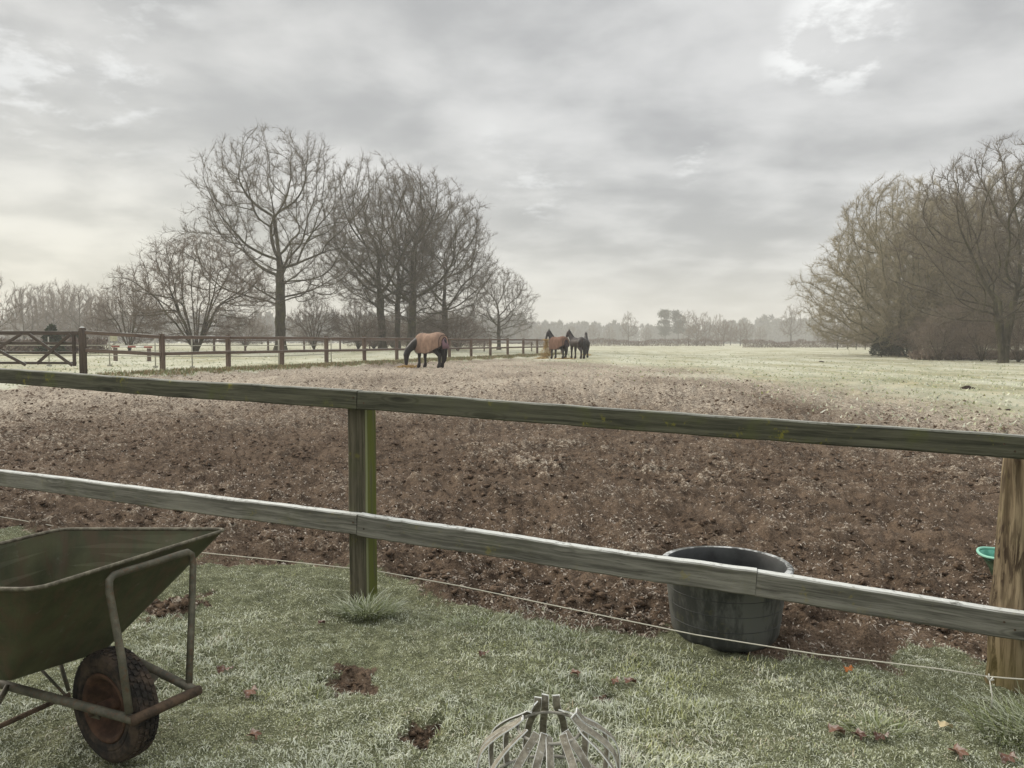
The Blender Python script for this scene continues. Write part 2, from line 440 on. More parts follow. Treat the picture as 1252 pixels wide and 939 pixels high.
M_GREEN = mat('shaded_turquoise_rubber', lambda n: n.mix(n.ramp(n.noise(objc(n), 14, 5, .6), .4, .62), (.03, .20, .14), (.09, .33, .245)), .5, .4)  # bowl inside: shade of the hollow put into a darker colour
M_GREENRIM = mat('lit_turquoise_rim', lambda n: (.24, .52, .41), .5, .4)  # same bowl, lighter colour so the rim looks lit against the inside
M_GREENOUT = mat('mossy_rubber_outside', lambda n: n.mix(n.ramp(n.noise(objc(n), 14, 5, .6), .4, .62), (.03, .06, .03), (.10, .15, .09)), .7, .3)
def m_slat(n):
    p = objc(n)
    c = n.mix(n.ramp(n.noise(p, 26, 6, .7), .35, .65), (.12, .108, .080), (.27, .25, .195))
    e = n.math('MAXIMUM', n.ramp(attr(n, 'edge').outputs['Fac'], .5, .95), n.math('MULTIPLY', n.ramp(n.noise(p, 60, 4, .7), .55, .72), .4))
    return n.mix(n.math('MULTIPLY', e, .9), c, (.72, .74, .72))
M_SLAT = mat('frosted_metal_strip', m_slat, .7, .3)
M_WIRE = mat('pale_cord', lambda n: (.58, .56, .47), .8, .2)
M_TAPE = mat('white_tape', lambda n: (.62, .61, .55), .7, .2)
M_PPOST = mat('grey_plastic_post', lambda n: (.33, .32, .27), .7, .2)
M_RED = mat('red_paint', lambda n: (.27, .085, .065), .6, .3)
M_WHITE = mat('white_paint', lambda n: (.7, .69, .64), .6, .3)
M_PALE = mat('pale_board', lambda n: n.mix(n.ramp(n.noise(objc(n), 4, 4, .6), .4, .6), (.36, .35, .24), (.50, .48, .36)), .8, .2)
def m_horse(n):
    return n.mix(n.ramp(n.noise(objc(n), 5, 4, .6), .3, .7), (.008, .008, .009), (.022, .017, .015))
M_HORSE = mat('black_coat', m_horse, .5, .4)
M_BAY = mat('dark_bay_coat', lambda n: n.mix(n.ramp(n.noise(objc(n), 3, 4, .6), .35, .65), (.010, .008, .008), (.034, .018, .014)), .5, .4)
M_HAIR = mat('black_hair', lambda n: (.008, .008, .008), .6, .3)
M_HOOF = mat('dark_hoof', lambda n: (.035, .03, .026), .7, .3)
def m_rug(n):
    p = objc(n)
    c = n.mix(n.ramp(n.noise(n.scale(p, 2.5, 2.5, 1.2), 2, 5, .6), .3, .7), (.195, .13, .096), (.32, .218, .163))
    bump(n, n.noise(n.scale(p, 5, 5, 1.5), 2, 3, .5), .6, .03); return c
M_RUG = mat('tan_rug', m_rug, .9, .15)
def m_rug2(n):
    p = objc(n); return n.mix(n.ramp(n.noise(n.scale(p, 2.5, 2.5, 1.2), 2, 5, .6), .3, .7), (.12, .068, .048), (.21, .125, .09))
M_RUG2 = mat('brown_rug', m_rug2, .9, .15)
M_TRIM = mat('dark_rug_trim', lambda n: (.035, .022, .026), .85, .2)
M_FLAP = mat('mauve_flap', lambda n: (.17, .105, .12), .85, .2)
M_HAY = mat('hay', lambda n: n.mix(attr(n, 'hue').outputs['Fac'], (.25, .15, .05), (.56, .40, .16)), .9, .1)
def bark(dark, light, moss=0.0):
    def fn(n):
        p = objc(n)
        c = n.mix(n.ramp(n.noise(n.scale(p, 5, 5, 1.2), 1.2, 6, .7), .35, .65), dark, light)
        if moss: c = n.mix(n.math('MULTIPLY', n.ramp(n.noise(p, .8, 4, .6), .45, .65), moss), c, (.11, .11, .045))
        return c
    return fn
M_BARK = mat('oak_bark', bark((.035, .031, .022), (.085, .077, .055), .5), .95, .1)
M_TWIG = mat('oak_twigs', bark((.085, .073, .055), (.175, .152, .117)), .95, .1)
M_TWIGG = mat('grey_twigs', bark((.11, .088, .068), (.21, .172, .135)), .95, .1)
M_TWIGR = mat('russet_twigs', bark((.115, .09, .067), (.21, .17, .13)), .95, .1)
M_BARKB = mat('beech_bark', bark((.085, .078, .05), (.17, .16, .105), .4), .95, .1)
M_TWIGB = mat('beech_twigs', bark((.18, .155, .098), (.33, .29, .195)), .95, .1)
M_FIR = mat('fir_needles', bark((.03, .045, .028), (.07, .09, .055)), .9, .1)
M_HOLLY = mat('evergreen_leaves', bark((.012, .02, .010), (.045, .06, .03)), .6, .3)
M_PINE = mat('pine_needles', bark((.05, .06, .038), (.10, .11, .08)), .9, .1)
M_FOREST = mat('far_forest', bark((.05, .055, .045), (.13, .125, .105)), .95, .1)
M_HEDGE = mat('frosted_hedge', bark((.10, .07, .055), (.27, .22, .18)), .95, .1)
M_LEAF = mat('brown_leaf', lambda n: n.mix(n.ramp(n.noise(objc(n), 60, 4, .6), .45, .65), n.mix(rndo(n), (.085, .042, .03), (.17, .095, .065)), (.30, .25, .22)), .8, .2)
M_LEAFO = mat('orange_leaf', lambda n: (.42, .15, .045), .8, .2)
M_STRAW = mat('straw', lambda n: (.50, .42, .26), .8, .2)
M_MOLE = mat('dark_soil', lambda n: n.mix(n.ramp(n.noise(objc(n), 14, 5, .7), .4, .6), (.018, .012, .01), (.05, .034, .026)), .95, .1)
M_WALLD = mat('dark_shed', lambda n: (.045, .05, .055), .8, .2)
M_ROOFR = mat('red_roof', lambda n: (.22, .10, .07), .8, .2)

# ------------------------------------------------------------------ ground sheet
def build_ground():
    r1 = 1 / np.linspace(1 / 2.0, 1 / 70.0, 390)
    r = np.concatenate([np.linspace(.02, 1.9, 12), r1, np.geomspace(73, 980, 52)])
    fine = np.radians(np.linspace(-44, 44, 560)); coarse = np.radians(np.linspace(44, 316, 70))[1:-1]
    th = np.concatenate([fine, coarse]); nt = len(th); nr = len(r)
    RR, TT = np.meshgrid(r, th, indexing='ij')
    RR = RR * (1 + 0.0 * TT)
    X = (RR * np.sin(TT)).ravel(); Y = (RR * np.cos(TT)).ravel()
    m = mud_mask(X, Y); b = base_z(X, Y); mi = micro(X, Y, m)
    Z = b + mi
    idx = np.arange(nr * nt).reshape(nr, nt); nx = np.roll(idx, -1, axis=1)
    Fq = np.stack([idx[:-1], idx[1:], nx[1:], nx[:-1]], -1).reshape(-1, 4)[:, ::-1]
    d = np.hypot(X, Y)
    fr = sstep(4.5, 24, d) * .74 + .06 + (fbm(X * .5, Y * .3, 4, 81) - .5) * .7
    rel = np.clip(mi / .05, -1, 1) * sstep(16, 8, d)
    me = np_mesh('ground', np.stack([X, Y, Z], 1), Fq, [M_GROUND], {'mud': m, 'frost': fr, 'relief': rel, 'near': sstep(11, 8, d)}, True)
    tag(link('ground', me), kind='structure')
build_ground()

RNG = np.random.default_rng(7)
def scatter(n, ymin, ymax, half=.80, power=1.0):
    """n random spots in the wedge of ground in front of the fence, denser near"""
    u = RNG.random(n)
    if power == 0: y = 1 / (1 / ymin + u * (1 / ymax - 1 / ymin))
    else: y = ymin + u * (ymax - ymin)
    x = (RNG.random(n) * 2 - 1) * (half * y + .4)
    return x, y

def build_blades():
    n = 295000
    x, y = scatter(n, 2.05, 7.0, .74, 0)
    sx, sy = RNG.random(42000), RNG.random(42000)      # the strip beyond both sides of the frame
    sy = 2.3 + 3.6 * sy; sx = np.where(RNG.random(42000) < .6, .74 * sy + .4 + sx * 2.6, -.74 * sy - .4 - sx * 1.8)
    x, y = np.concatenate([x, sx]), np.concatenate([y, sy]); n = len(x)
    m = mud_mask(x, y)
    dens = .58 + .95 * sstep(.3, .68, fbm(x * 6, y * 6, 3, 101))
    keep = (RNG.random(n) < dens) & (RNG.random(n) > m * 1.1 - .02) & (y < np.interp(x, GB[:, 0], GB[:, 1]) + .35) & (np.hypot(x - 1.205, y - 4.285) > .36 + .12 * RNG.random(n))
    x, y, m = x[keep], y[keep], m[keep]; n = len(x)
    z = base_z(x, y) + micro(x, y, m) - .004
    cl = fbm(x * 6, y * 6, 2, 111)
    tall = sstep(.45, .72, fbm(x * 1.7, y * 1.7, 3, 121))
    L = (.009 + .021 * RNG.random(n) ** 2) * (.75 + .8 * tall) * (.7 + .6 * cl)
    az = fbm(x * 5, y * 5, 2, 131) * 22 + RNG.normal(0, 1.6, n)
    lean = .3 + 1.5 * RNG.random(n)
    dxy = np.stack([np.cos(az), np.sin(az)], 1)
    side = np.stack([-dxy[:, 1], dxy[:, 0]], 1)
    wd = .0014 + .0017 * RNG.random(n)
    P0 = np.stack([x, y, z], 1)
    def pt(k, sd):
        a = lean * k
        h = L * k * np.cos(a * .75); o = L * k * np.sin(a * .95)
        ww = wd * (1 - k) ** .6 * sd
        return P0 + np.stack([dxy[:, 0] * o + side[:, 0] * ww, dxy[:, 1] * o + side[:, 1] * ww, h], 1)
    V = np.stack([pt(0, 1), pt(0, -1), pt(.55, 1), pt(.55, -1), pt(1., 0)], 1).reshape(-1, 3)
    b = np.arange(n)[:, None] * 5
    T = np.concatenate([b + np.array([[0, 1, 3]]), b + np.array([[0, 3, 2]]), b + np.array([[2, 3, 4]])])
    warm = sstep(.40, .64, fbm(x * .8 + 4, y * .8, 3, 141)) * .65 * RNG.random(n) ** .7
    fz = np.clip(.40 + .34 * sstep(.36, .66, fbm(x * 1.5, y * 1.5, 4, 151)) + .28 * sstep(.4, .65, fbm(x * 9, y * 9, 2, 157)) + RNG.normal(0, .27, n), 0, 1)
    fr = np.stack([fz * .08, fz * .08, fz * .5, fz * .75, np.clip(fz * 1.4, 0, 1)], 1).ravel()
    me = np_mesh('grass', V, T, [M_BLADE], {'frost': fr, 'hue': np.repeat(np.clip(.75 * RNG.random(n) + 1.1 * (fbm(x * 4, y * 4, 3, 163) - .42), 0, 1), 5), 'warm': np.repeat(warm, 5)})
    tag(link('grass', me), 'short frosted grass in front of the near fence', kind='stuff')
build_blades()

def build_litter():
    n = 120000
    x, y = scatter(n, 3.8, 42, .72, 0)
    m = mud_mask(x, y); keep = (m > .4) & (RNG.random(n) < .25 + .75 * sstep(.4, .65, fbm(x * 1.1, y * 1.1, 3, 171)))
    x, y, m = x[keep], y[keep], m[keep]; n = len(x)
    z = base_z(x, y) + micro(x, y, m) + .006
    L = (.007 + .034 * RNG.random(n) ** 3) * (1 + y * .03); az = RNG.random(n) * 6.283; wd = .0012 + .0024 * RNG.random(n) + y * .0003
    d = np.stack([np.cos(az), np.sin(az), RNG.normal(.12, .35, n)], 1); s = np.stack([-np.sin(az), np.cos(az), RNG.normal(0, .6, n)], 1)
    P = np.stack([x, y, z], 1)
    A = P - d * L[:, None] * .5; B = P + d * L[:, None] * .5; Mi = P + np.stack([0 * x, 0 * x, L * .2], 1)
    V = np.stack([A, Mi + s * wd[:, None], Mi - s * wd[:, None], B], 1).reshape(-1, 3)
    b = np.arange(n)[:, None] * 4
    T = np.concatenate([b + np.array([[0, 1, 2]]), b + np.array([[2, 1, 3]])])
    me = np_mesh('frosted_straw', V, T, [M_SHRED], {'hue': np.repeat(RNG.random(n) ** 1.5, 4)})
    tag(link('frosted_straw', me), 'frosted shreds of straw trodden into the mud', kind='stuff')
build_litter()

def build_clods():
    n = 12500
    x, y = scatter(n, 4.0, 20, .72, 0)
    m = mud_mask(x, y); keep = (m > .75) & (fbm(x * 1.4, y * 1.4, 3, 181) > .42)
    x, y = x[keep], y[keep]
    for (a, b_, r) in PATCH:
        q = int(r * 900); x = np.concatenate([x, a + RNG.normal(0, r * .6, q)]); y = np.concatenate([y, b_ + RNG.normal(0, r * .65, q)])
    m = mud_mask(x, y); ok = m > .45; x, y, m = x[ok], y[ok], m[ok]; n = len(x)
    bm = bmesh.new(); bmesh.ops.create_icosphere(bm, subdivisions=1, radius=1)
    sv = np.array([v.co[:] for v in bm.verts]); sf = np.array([[v.index for v in f.verts] for f in bm.faces]); bm.free()
    k = len(sv); s = (.005 + .023 * RNG.random(n) ** 3) * np.where(y < 4.0, .6, 1)
    V = sv[None] * (1 + RNG.normal(0, .42, (n, k, 1))) * s[:, None, None] * np.stack([1 + .6 * RNG.random(n), 1 + .6 * RNG.random(n), .55 + .3 * RNG.random(n)], 1)[:, None, :]
    a = RNG.random(n) * 6.283; ca, sa = np.cos(a)[:, None], np.sin(a)[:, None]
    V = np.stack([V[..., 0] * ca - V[..., 1] * sa, V[..., 0] * sa + V[..., 1] * ca, V[..., 2]], -1)
    V = V + np.stack([x, y, base_z(x, y) + micro(x, y, m) + s * .25], 1)[:, None, :]
    T = (sf[None] + (np.arange(n) * k)[:, None, None]).reshape(-1, 3)
    tag(link('soil_clods', np_mesh('soil_clods', V.reshape(-1, 3), T, [M_CLOD])), 'lumps of churned dark soil in the paddock', kind='stuff')
build_clods()
def build_far_clods():
    n = 26000
    x, y = scatter(n, 9, 56, .72, 0)
    m = mud_mask(x, y); keep = (RNG.random(n) < m ** 2) & (fbm(x * .9, y * .5, 3, 191) > .36)
    x, y, m = x[keep], y[keep], m[keep]; n = len(x)
    sv = np.array([(1, 0, 0), (0, 1, 0), (-1, 0, 0), (0, -1, 0), (0, 0, 1)], float); sf = np.array([(0, 1, 4), (1, 2, 4), (2, 3, 4), (3, 0, 4)])
    s = .012 + .035 * RNG.random(n) ** 3
    V = sv[None] * (1 + RNG.normal(0, .35, (n, 5, 1))) * s[:, None, None] * np.array((1, 1, .8))
    a = RNG.random(n) * 6.283; ca, sa = np.cos(a)[:, None], np.sin(a)[:, None]
    V = np.stack([V[..., 0] * ca - V[..., 1] * sa, V[..., 0] * sa + V[..., 1] * ca, V[..., 2]], -1) + np.stack([x, y, base_z(x, y) + micro(x, y, m)], 1)[:, None, :]
    T = (sf[None] + (np.arange(n) * 5)[:, None, None]).reshape(-1, 3)
    tag(link('soil_clods', np_mesh('soil_clods', V.reshape(-1, 3), T, [M_CLOD])), 'small frozen lumps of soil farther out in the paddock', kind='stuff')
build_far_clods()

def build_far_tufts():
    n = 42000
    x, y = scatter(n, 9, 110, .75, 0)
    m = mud_mask(x, y); fs = fence_side(x, y)
    bank = np.exp(-((fs + .5) / .5) ** 2) * (y > 20) * (y < 62)
    keep = RNG.random(n) < np.clip((1 - m) * .8, 0, 1)
    k = RNG.random(14000) * 46 - 4; of = RNG.normal(.45, .28, 14000)
    bx, by = F0[0] + FD[0] * k + FD[1] * of, F0[1] + FD[1] * k - FD[0] * of
    x = np.concatenate([x[keep], bx]); y = np.concatenate([y[keep], by]); bank = np.concatenate([bank[keep] * 0, np.ones(14000)]); m = mud_mask(x, y); n = len(x)
    z = base_z(x, y) + micro(x, y, m) - .01
    L = (.03 + .05 * RNG.random(n)) * (1 + bank * .8); az = RNG.random(n) * 6.283; wd = (.012 + y * .0011) * (1 - .45 * bank)
    d = np.stack([np.cos(az), np.sin(az)], 1)
    P = np.stack([x, y, z], 1); o = RNG.normal(0, .5, n) * L
    V = np.stack([P + np.stack([d[:, 0] * wd, d[:, 1] * wd, 0 * x], 1), P - np.stack([d[:, 0] * wd, d[:, 1] * wd, 0 * x], 1), P + np.stack([o, -o * .5, L], 1)], 1).reshape(-1, 3)
    T = np.arange(n * 3).reshape(-1, 3)
    fz = np.clip(RNG.normal(.48, .2, n) - bank * .55, 0, 1)
    me = np_mesh('field_grass', V, T, [M_BLADE], {'frost': np.stack([fz * .8, fz * .8, fz], 1).ravel(), 'hue': np.repeat(np.where((bank > 0) & (RNG.random(n) < .6), .98, .3 + .5 * RNG.random(n)), 3), 'warm': np.repeat(RNG.random(n) * .5 * (1 - bank), 3)})
    tag(link('field_grass', me), 'frosted tufts of grass across the far field', kind='stuff')
build_far_tufts()

# ------------------------------------------------------------------ near timber fence
RD = random.Random(3)
def near_fence():
    pr = Vector((2.33, 3.62, 0)); pm = Vector((-.905, 4.62, 0)); pl = Vector((-4.44, 6.35, 0))
    for p in (pr, pm, pl): p.z = float(gz(p.x, p.y))
    root = thing('wooden_fence', 'weathered green rail fence crossing the foreground with frosted rails', 'fence', pm)
    t1 = (pr - pm); t1.z = 0; t1.normalize()
    t2 = (pm - pl); t2.z = 0; t2.normalize()
    def sqpost(p, t, top, label=None):
        b = MB(); b.beam(p - Vector((0, 0, .3)), Vector((p.x, p.y, top)), .128, .128, upv=(t.x, t.y, 0), ch=.009, segs=14, jit=.0012, rnd=RD)
        o = b.build('post', M_POST, root)
        if label: o['label'] = label
    sqpost(pm, t1, at(440, 489, pm.y)[2], 'square green timber post in the middle of the fence')
    sqpost(pl, t2, at(0, 455, pl.y)[2], 'square timber post cut by the left edge')
    pe = pr + t1 * 2.75; pe.z = float(gz(pe.x, pe.y))
    sqpost(pe, t1, pe.z + 1.16, 'square timber post beyond the right edge')
    # stripped round log post on the right
    b = MB(); pts, rad = [], []
    prf = [(-.3, .150), (0., .148), (.08, .140), (.25, .134), (.36, .131), (.5, .117), (.62, .112), (.9, .104), (1.12, .100)]
    n = 48; vs, g, fs = [], [], []
    hs = np.interp(np.linspace(0, 1, 46), np.linspace(0, 1, len(prf)), [q[0] for q in prf]); rs = np.interp(hs, [q[0] for q in prf], [q[1] for q in prf])
    for i, (h, r) in enumerate(zip(hs, rs)):
        for k in range(n):
            a = 2 * math.pi * k / n
            lob = float(fbm(k * .55 if k < n / 2 else (n - k) * .55 + 30, h * 1.8, 3, 5)) - .5
            rr = r * (1 + .24 * lob + .03 * math.sin(3 * a + h * 2)) - .013 * max(0, math.sin(k * 1.7 + math.sin(h * 4) * 1.5 + 2 * math.sin(h * 1.3 + k))) ** 3
            vs.append((pr.x + .14 + rr * math.cos(a) - .02 * h, pr.y + .02 + rr * math.sin(a), pr.z + h)); g.append((h, rr * math.cos(a), rr * math.sin(a)))
    for i in range(45):
        for k in range(n): fs.append((i * n + k, i * n + (k + 1) % n, (i + 1) * n + (k + 1) % n, (i + 1) * n + k))
    fs.append(tuple(45 * n + k for k in range(n)))
    b.add(vs, fs, g, True)
    o = b.build('post', M_LOG, root); o['label'] = 'stripped round brown log post by the right edge'
    # rails, on the camera side of the posts
    n1 = Vector((t1.y, -t1.x, 0)); n2 = Vector((t2.y, -t2.x, 0))
    if n1.y > 0: n1 = -n1
    if n2.y > 0: n2 = -n2
    off = .064 + .034
    A = pl + n2 * off; B = pm + n1 * off
    C = pr + n1 * off + t1 * 1.4
    def Yat(u, P, Q):        # y of the vertical plane through P,Q met at photo column u
        a = (u - PW / 2) / F; k = (Q.x - P.x) / (Q.y - P.y)
        return (P.x - k * P.y) / (a * (1 + .0) - k)
    def rp(u, vt, vb, P, Q):
        # the column ray x = a*d*... is nearly y; small pitch correction by iteration
        y = Yat(u, P, Q)
        for _ in range(3):
            p = at(u, (vt + vb) / 2, y); k = (Q.y - P.y) / (Q.x - P.x); y = P.y + k * (p[0] - P.x)
        t, bb = at(u, vt, y), at(u, vb, y)
        return Vector((t[0], y, (t[2] + bb[2]) / 2)), t[2] - bb[2]
    # photo: upper edge of front face / lower edge
    spec = {'top': [(-60, 446, 464), (440, 478, 499.5), (925, 507, 533), (1300, 536, 566)],
            'low': [(-60, 568, 585), (440, 628, 653.5), (925, 696, 728), (1300, 757, 788)]}
    def rail(name, a, bq, m, label, w=.066):
        (p, h0), (q, h1) = a, bq
        d = (q - p).normalized()
        b = MB(); b.beam(p, q, w, (h0 + h1) / 2, upv=(0, 0, 1), ch=.007, segs=40, jit=.0018, rnd=RD, taper=1.0, bow=.007)
        o = b.build(name, m, root); o['label'] = label
    for key, m in (('top', M_RAILTOP), ('low', M_RAIL)):
        pts = []
        for (u, vt, vb) in spec[key]:
            P, Q = (A, B) if u < 430 else (B, C)
            pts.append(rp(u, vt, vb, P, Q))
        # keep the boards straight from the middle post to the right
        nm = 'upper' if key == 'top' else 'lower'
        hh = {'top': .112, 'low': .112}[key]
        pts = [(p, h) for p, h in pts]
        g0 = pts[1][0] - (pts[1][0] - pts[0][0]).normalized() * .0015
        rail('rail', pts[0], (g0, pts[1][1]), m, nm + ' rail left of the middle post')
        if key == 'low':
            g1 = pts[2][0] - (pts[2][0] - pts[1][0]).normalized() * .002
            rail('rail', pts[1], (g1, pts[2][1]), m, 'lower rail between the middle post and the black tub')
            rail('rail', pts[2], (pts[3][0] + (pts[3][0] - pts[2][0]).normalized() * 2.6, pts[3][1]), m, 'lower rail with yellow lichen running past the round post')
        else:
            rail('rail', pts[1], (pts[3][0] + (pts[3][0] - pts[1][0]).normalized() * 2.6, pts[3][1]), m, 'upper rail right of the middle post')
    # nail heads where the rails meet the posts
    for (P, nrm, tv) in ((pm, n1, t1), (pr + Vector((.14, .02, 0)), n1, t1)):
        for key in ('top', 'low'):
            u0 = 442 if P is pm else 1232
            (ua, ta, ba), (ub, tb, bb) = spec[key][1], spec[key][3]
            k = (u0 - ua) / (ub - ua); vt, vb = ta + (tb - ta) * k, ba + (bb - ba) * k
            for (du, fv) in ((-7, .35), (6, .66)):
                q, _h = rp(u0 + du, vt + (vb - vt) * fv - 1, vt + (vb - vt) * fv + 1, B, C)
                b = MB(); b.tube([q + n1 * .030, q + n1 * .0352], .0055, 8, smooth=False); b.build('nail_head', M_RUST, root)
    # cord strung low along the fence
    b = MB()
    cord = [(-60, 622, 6.6), (2, 632, 6.3), (60, 642, 6.1), (86, 648, 6.0), (240, 675, 5.4), (330, 684, 5.1), (421, 694, 4.72), (460, 698, 4.7), (560, 716, 4.42), (700, 745, 4.1), (850, 776, 3.83), (1000, 800, 3.62), (1150, 818, 3.48), (1208, 827, 3.44)]
    pts = [at(*c) for c in cord]
    b.tube(pts, .0032, 6); b.tube([at(1208, 827, 3.44), at(1230, 829, 3.42), at(1300, 834, 3.42), tuple(pe + Vector((0, -.07, .14)))], .0032, 6)
    o = b.build('cord', M_WIRE, root); o['label'] = 'pale cord strung low along the fence'
    # thin wire on the back of the upper rail
    b = MB(); b.tube([at(-40, 465, 6.9), at(90, 473, 6.3), at(240, 484, 5.6), at(330, 490, 5.2), at(424, 497, 4.75)], .0022, 5)
    b.build('wire', M_WIRE, root)
    return pm, pr
PM, PR = near_fence()

# ------------------------------------------------------------------ grass tufts, stalk, leaves
def tuft(name, label, cx, cy, n, L, spread, seed, group=None):
    rg = np.random.default_rng(seed)
    r = np.sqrt(rg.random(n)) * spread; a = rg.random(n) * 6.283
    x, y = r * np.cos(a), r * np.sin(a) * .6
    az = a + rg.normal(0, .7, n); ln = L * (.45 + .75 * rg.random(n)); lean = 1.3 + 1.7 * rg.random(n)
    z0 = np.array(gz(cx + x, cy + y)) - gzf(cx, cy) - .01
    d = np.stack([np.cos(az), np.sin(az)], 1); s = np.stack([-d[:, 1], d[:, 0]], 1); wd = .0015 + .0013 * rg.random(n)
    rows = []; ks = (0, .3, .6, .85, 1.0)
    for k in ks:
        ang = lean * k
        h = ln * (k - .28 * lean * k * k); o = ln * .75 * np.sin(ang) * k
        for sg in (1, -1):
            ww = wd * (1 - k) ** .5 * sg
            rows.append(np.stack([x + d[:, 0] * o + s[:, 0] * ww, y + d[:, 1] * o + s[:, 1] * ww, np.maximum(z0 + h, z0 + .004)], 1))
    V = np.stack(rows, 1).reshape(-1, 3); b = np.arange(n)[:, None] * 10
    Fq = np.concatenate([b + np.array([[2 * i, 2 * i + 1, 2 * i + 3, 2 * i + 2]]) for i in range(4)])
    fz = np.clip(rg.normal(.22, .26, n), 0, 1)
    fr = np.stack([fz * q for q in (.1, .1, .45, .45, .8, .8, 1, 1, 1, 1)], 1).ravel()
    me = np_mesh(name, V, Fq, [M_BLADE], {'frost': fr, 'hue': np.repeat(.5 * rg.random(n) ** 1.6, 10), 'warm': np.repeat(rg.random(n) * .1, 10)})
    tag(link(name, me, None, (cx, cy, gzf(cx, cy))), label, 'grass', group)
tuft('grass_tuft', 'arching frosted grass tuft at the foot of the middle fence post', -.84, 4.38, 620, .17, .16, 11)
tuft('grass_tuft', 'large frosted grass tuft at the foot of the round log post', 2.25, 3.12, 900, .19, .30, 12)
tuft('grass_tuft', 'small frosted tuft beside brown leaves left of the log post', 1.52, 3.12, 160, .10, .12, 13)
tuft('grass_tuft', 'low frosted tuft between the middle post and the metal cage', -.18, 4.25, 200, .085, .22, 14)
tuft('grass_tuft', 'low frosted tuft in the grass just right of the middle post tuft', .25, 4.05, 200, .085, .22, 15)
p = at(1212, 868, 3.3); q = at(1210, 832, 3.3)
b = MB(); b.tube([p, at(1213, 850, 3.3), q], [.004, .003, .003], 6); 
for (du, dv) in ((-4, -5), (4, -4), (-1, -8), (5, -1)): b.tube([q, at(1210 + du, 832 + dv, 3.3 + du * .002)], [.002, .003], 5)
o = b.build('dry_stalk', M_TAPE); tag(o, 'frosted dry weed stalk standing in front of the log post', 'plant')
def leaf(u, v, size, m, label, ang, curl=.25):
    Y = CAM_Z * F / (v - HOR)
    for _ in range(4):
        p = at(u, v, Y); g = float(gz(p[0], p[1])) + .022; Y = Y * (CAM_Z - g) / max(.1, CAM_Z - p[2])
    p = at(u, v, Y); g = float(gz(p[0], p[1])) + .02
    size *= .82; vs, fs = [], []; N = 13
    for i in range(N):
        k = i / (N - 1); wv = .34 * math.sin(math.pi * min(1, k * .93 + .06)) * (1 + .5 * math.sin(k * 22))
        for sg in (-1, 0, 1): vs.append((size * (k - .5), size * wv * sg, size * curl * (abs(sg) * .9 * math.sin(k * 5 + sg) + (k - .5) ** 2 * 2.5)))
    for i in range(N - 1):
        for j in (0, 1): fs.append((i * 3 + j, i * 3 + j + 1, (i + 1) * 3 + j + 1, (i + 1) * 3 + j))
    me = bpy.data.meshes.new('fallen_leaf'); me.from_pydata(vs, [], fs); me.materials.append(m)
    for pl in me.polygons: pl.use_smooth = True
    o = link('fallen_leaf', me, None, (p[0], p[1], g)); o.rotation_euler = (.25, -.2, ang)
    tag(o, label, 'leaf', 'fallen leaves on the grass')
leaf(1037, 817, .075, M_LEAFO, 'bright orange fallen leaf to the right of the black tub', .6)
leaf(1022, 892, .09, M_LEAF, 'brown leaf at the left end of the leaf cluster near the log post', 2.2)
leaf(1050, 897, .08, M_LEAF, 'brown leaf in the middle of the leaf cluster near the log post', 1.2)
leaf(1078, 899, .085, M_LEAF, 'brown leaf at the right end of the leaf cluster near the log post', .2)
leaf(1171, 918, .10, M_LEAF, 'broad brown leaf lying below the big tuft at the log post', 1.1)
leaf(1232, 925, .10, M_LEAF, 'brown leaf in the bottom right corner', .4)
leaf(1155, 886, .07, M_STRAW, 'pale tan leaf left of the big tuft at the log post', 2.4)
leaf(592, 798, .07, M_LEAF, 'brown leaf on the grass right of the middle post', .5)
leaf(703, 822, .07, M_LEAF, 'dull brown leaf on the grass behind the metal cage', 1.9)
leaf(752, 831, .07, M_LEAF, 'left one of two leaves behind the metal cage', .9)
leaf(770, 832, .075, M_LEAF, 'right one of two leaves behind the metal cage', 2.6)
leaf(393, 761, .06, M_LEAF, 'small brown leaf left of the middle post tuft', 2.6)
leaf(276, 818, .09, M_LEAF, 'brown leaf on the grass to the right of the wheelbarrow hoop', .3)
leaf(306, 845, .10, M_LEAF, 'reddish leaf on the grass near the wheelbarrow cross bar', 1.3)
leaf(310, 897, .08, M_LEAF, 'dark leaf low on the grass between wheelbarrow and bare soil', 2.0)
b = MB(); b.tube([at(345, 815, 3.82), at(362, 800, 3.92), at(378, 786, 4.02)], .0028, 5)
tag(b.build('straw_stem', M_STRAW), 'thin straw stem lying on the grass left of bare soil', 'straw')
b = MB(); b.tube([at(48, 884, 3.22), at(64, 890, 3.16), at(77, 896, 3.1)], .0032, 5)
tag(b.build('straw_stem', M_STRAW), 'pale straw stem on the grass under the wheelbarrow', 'straw')

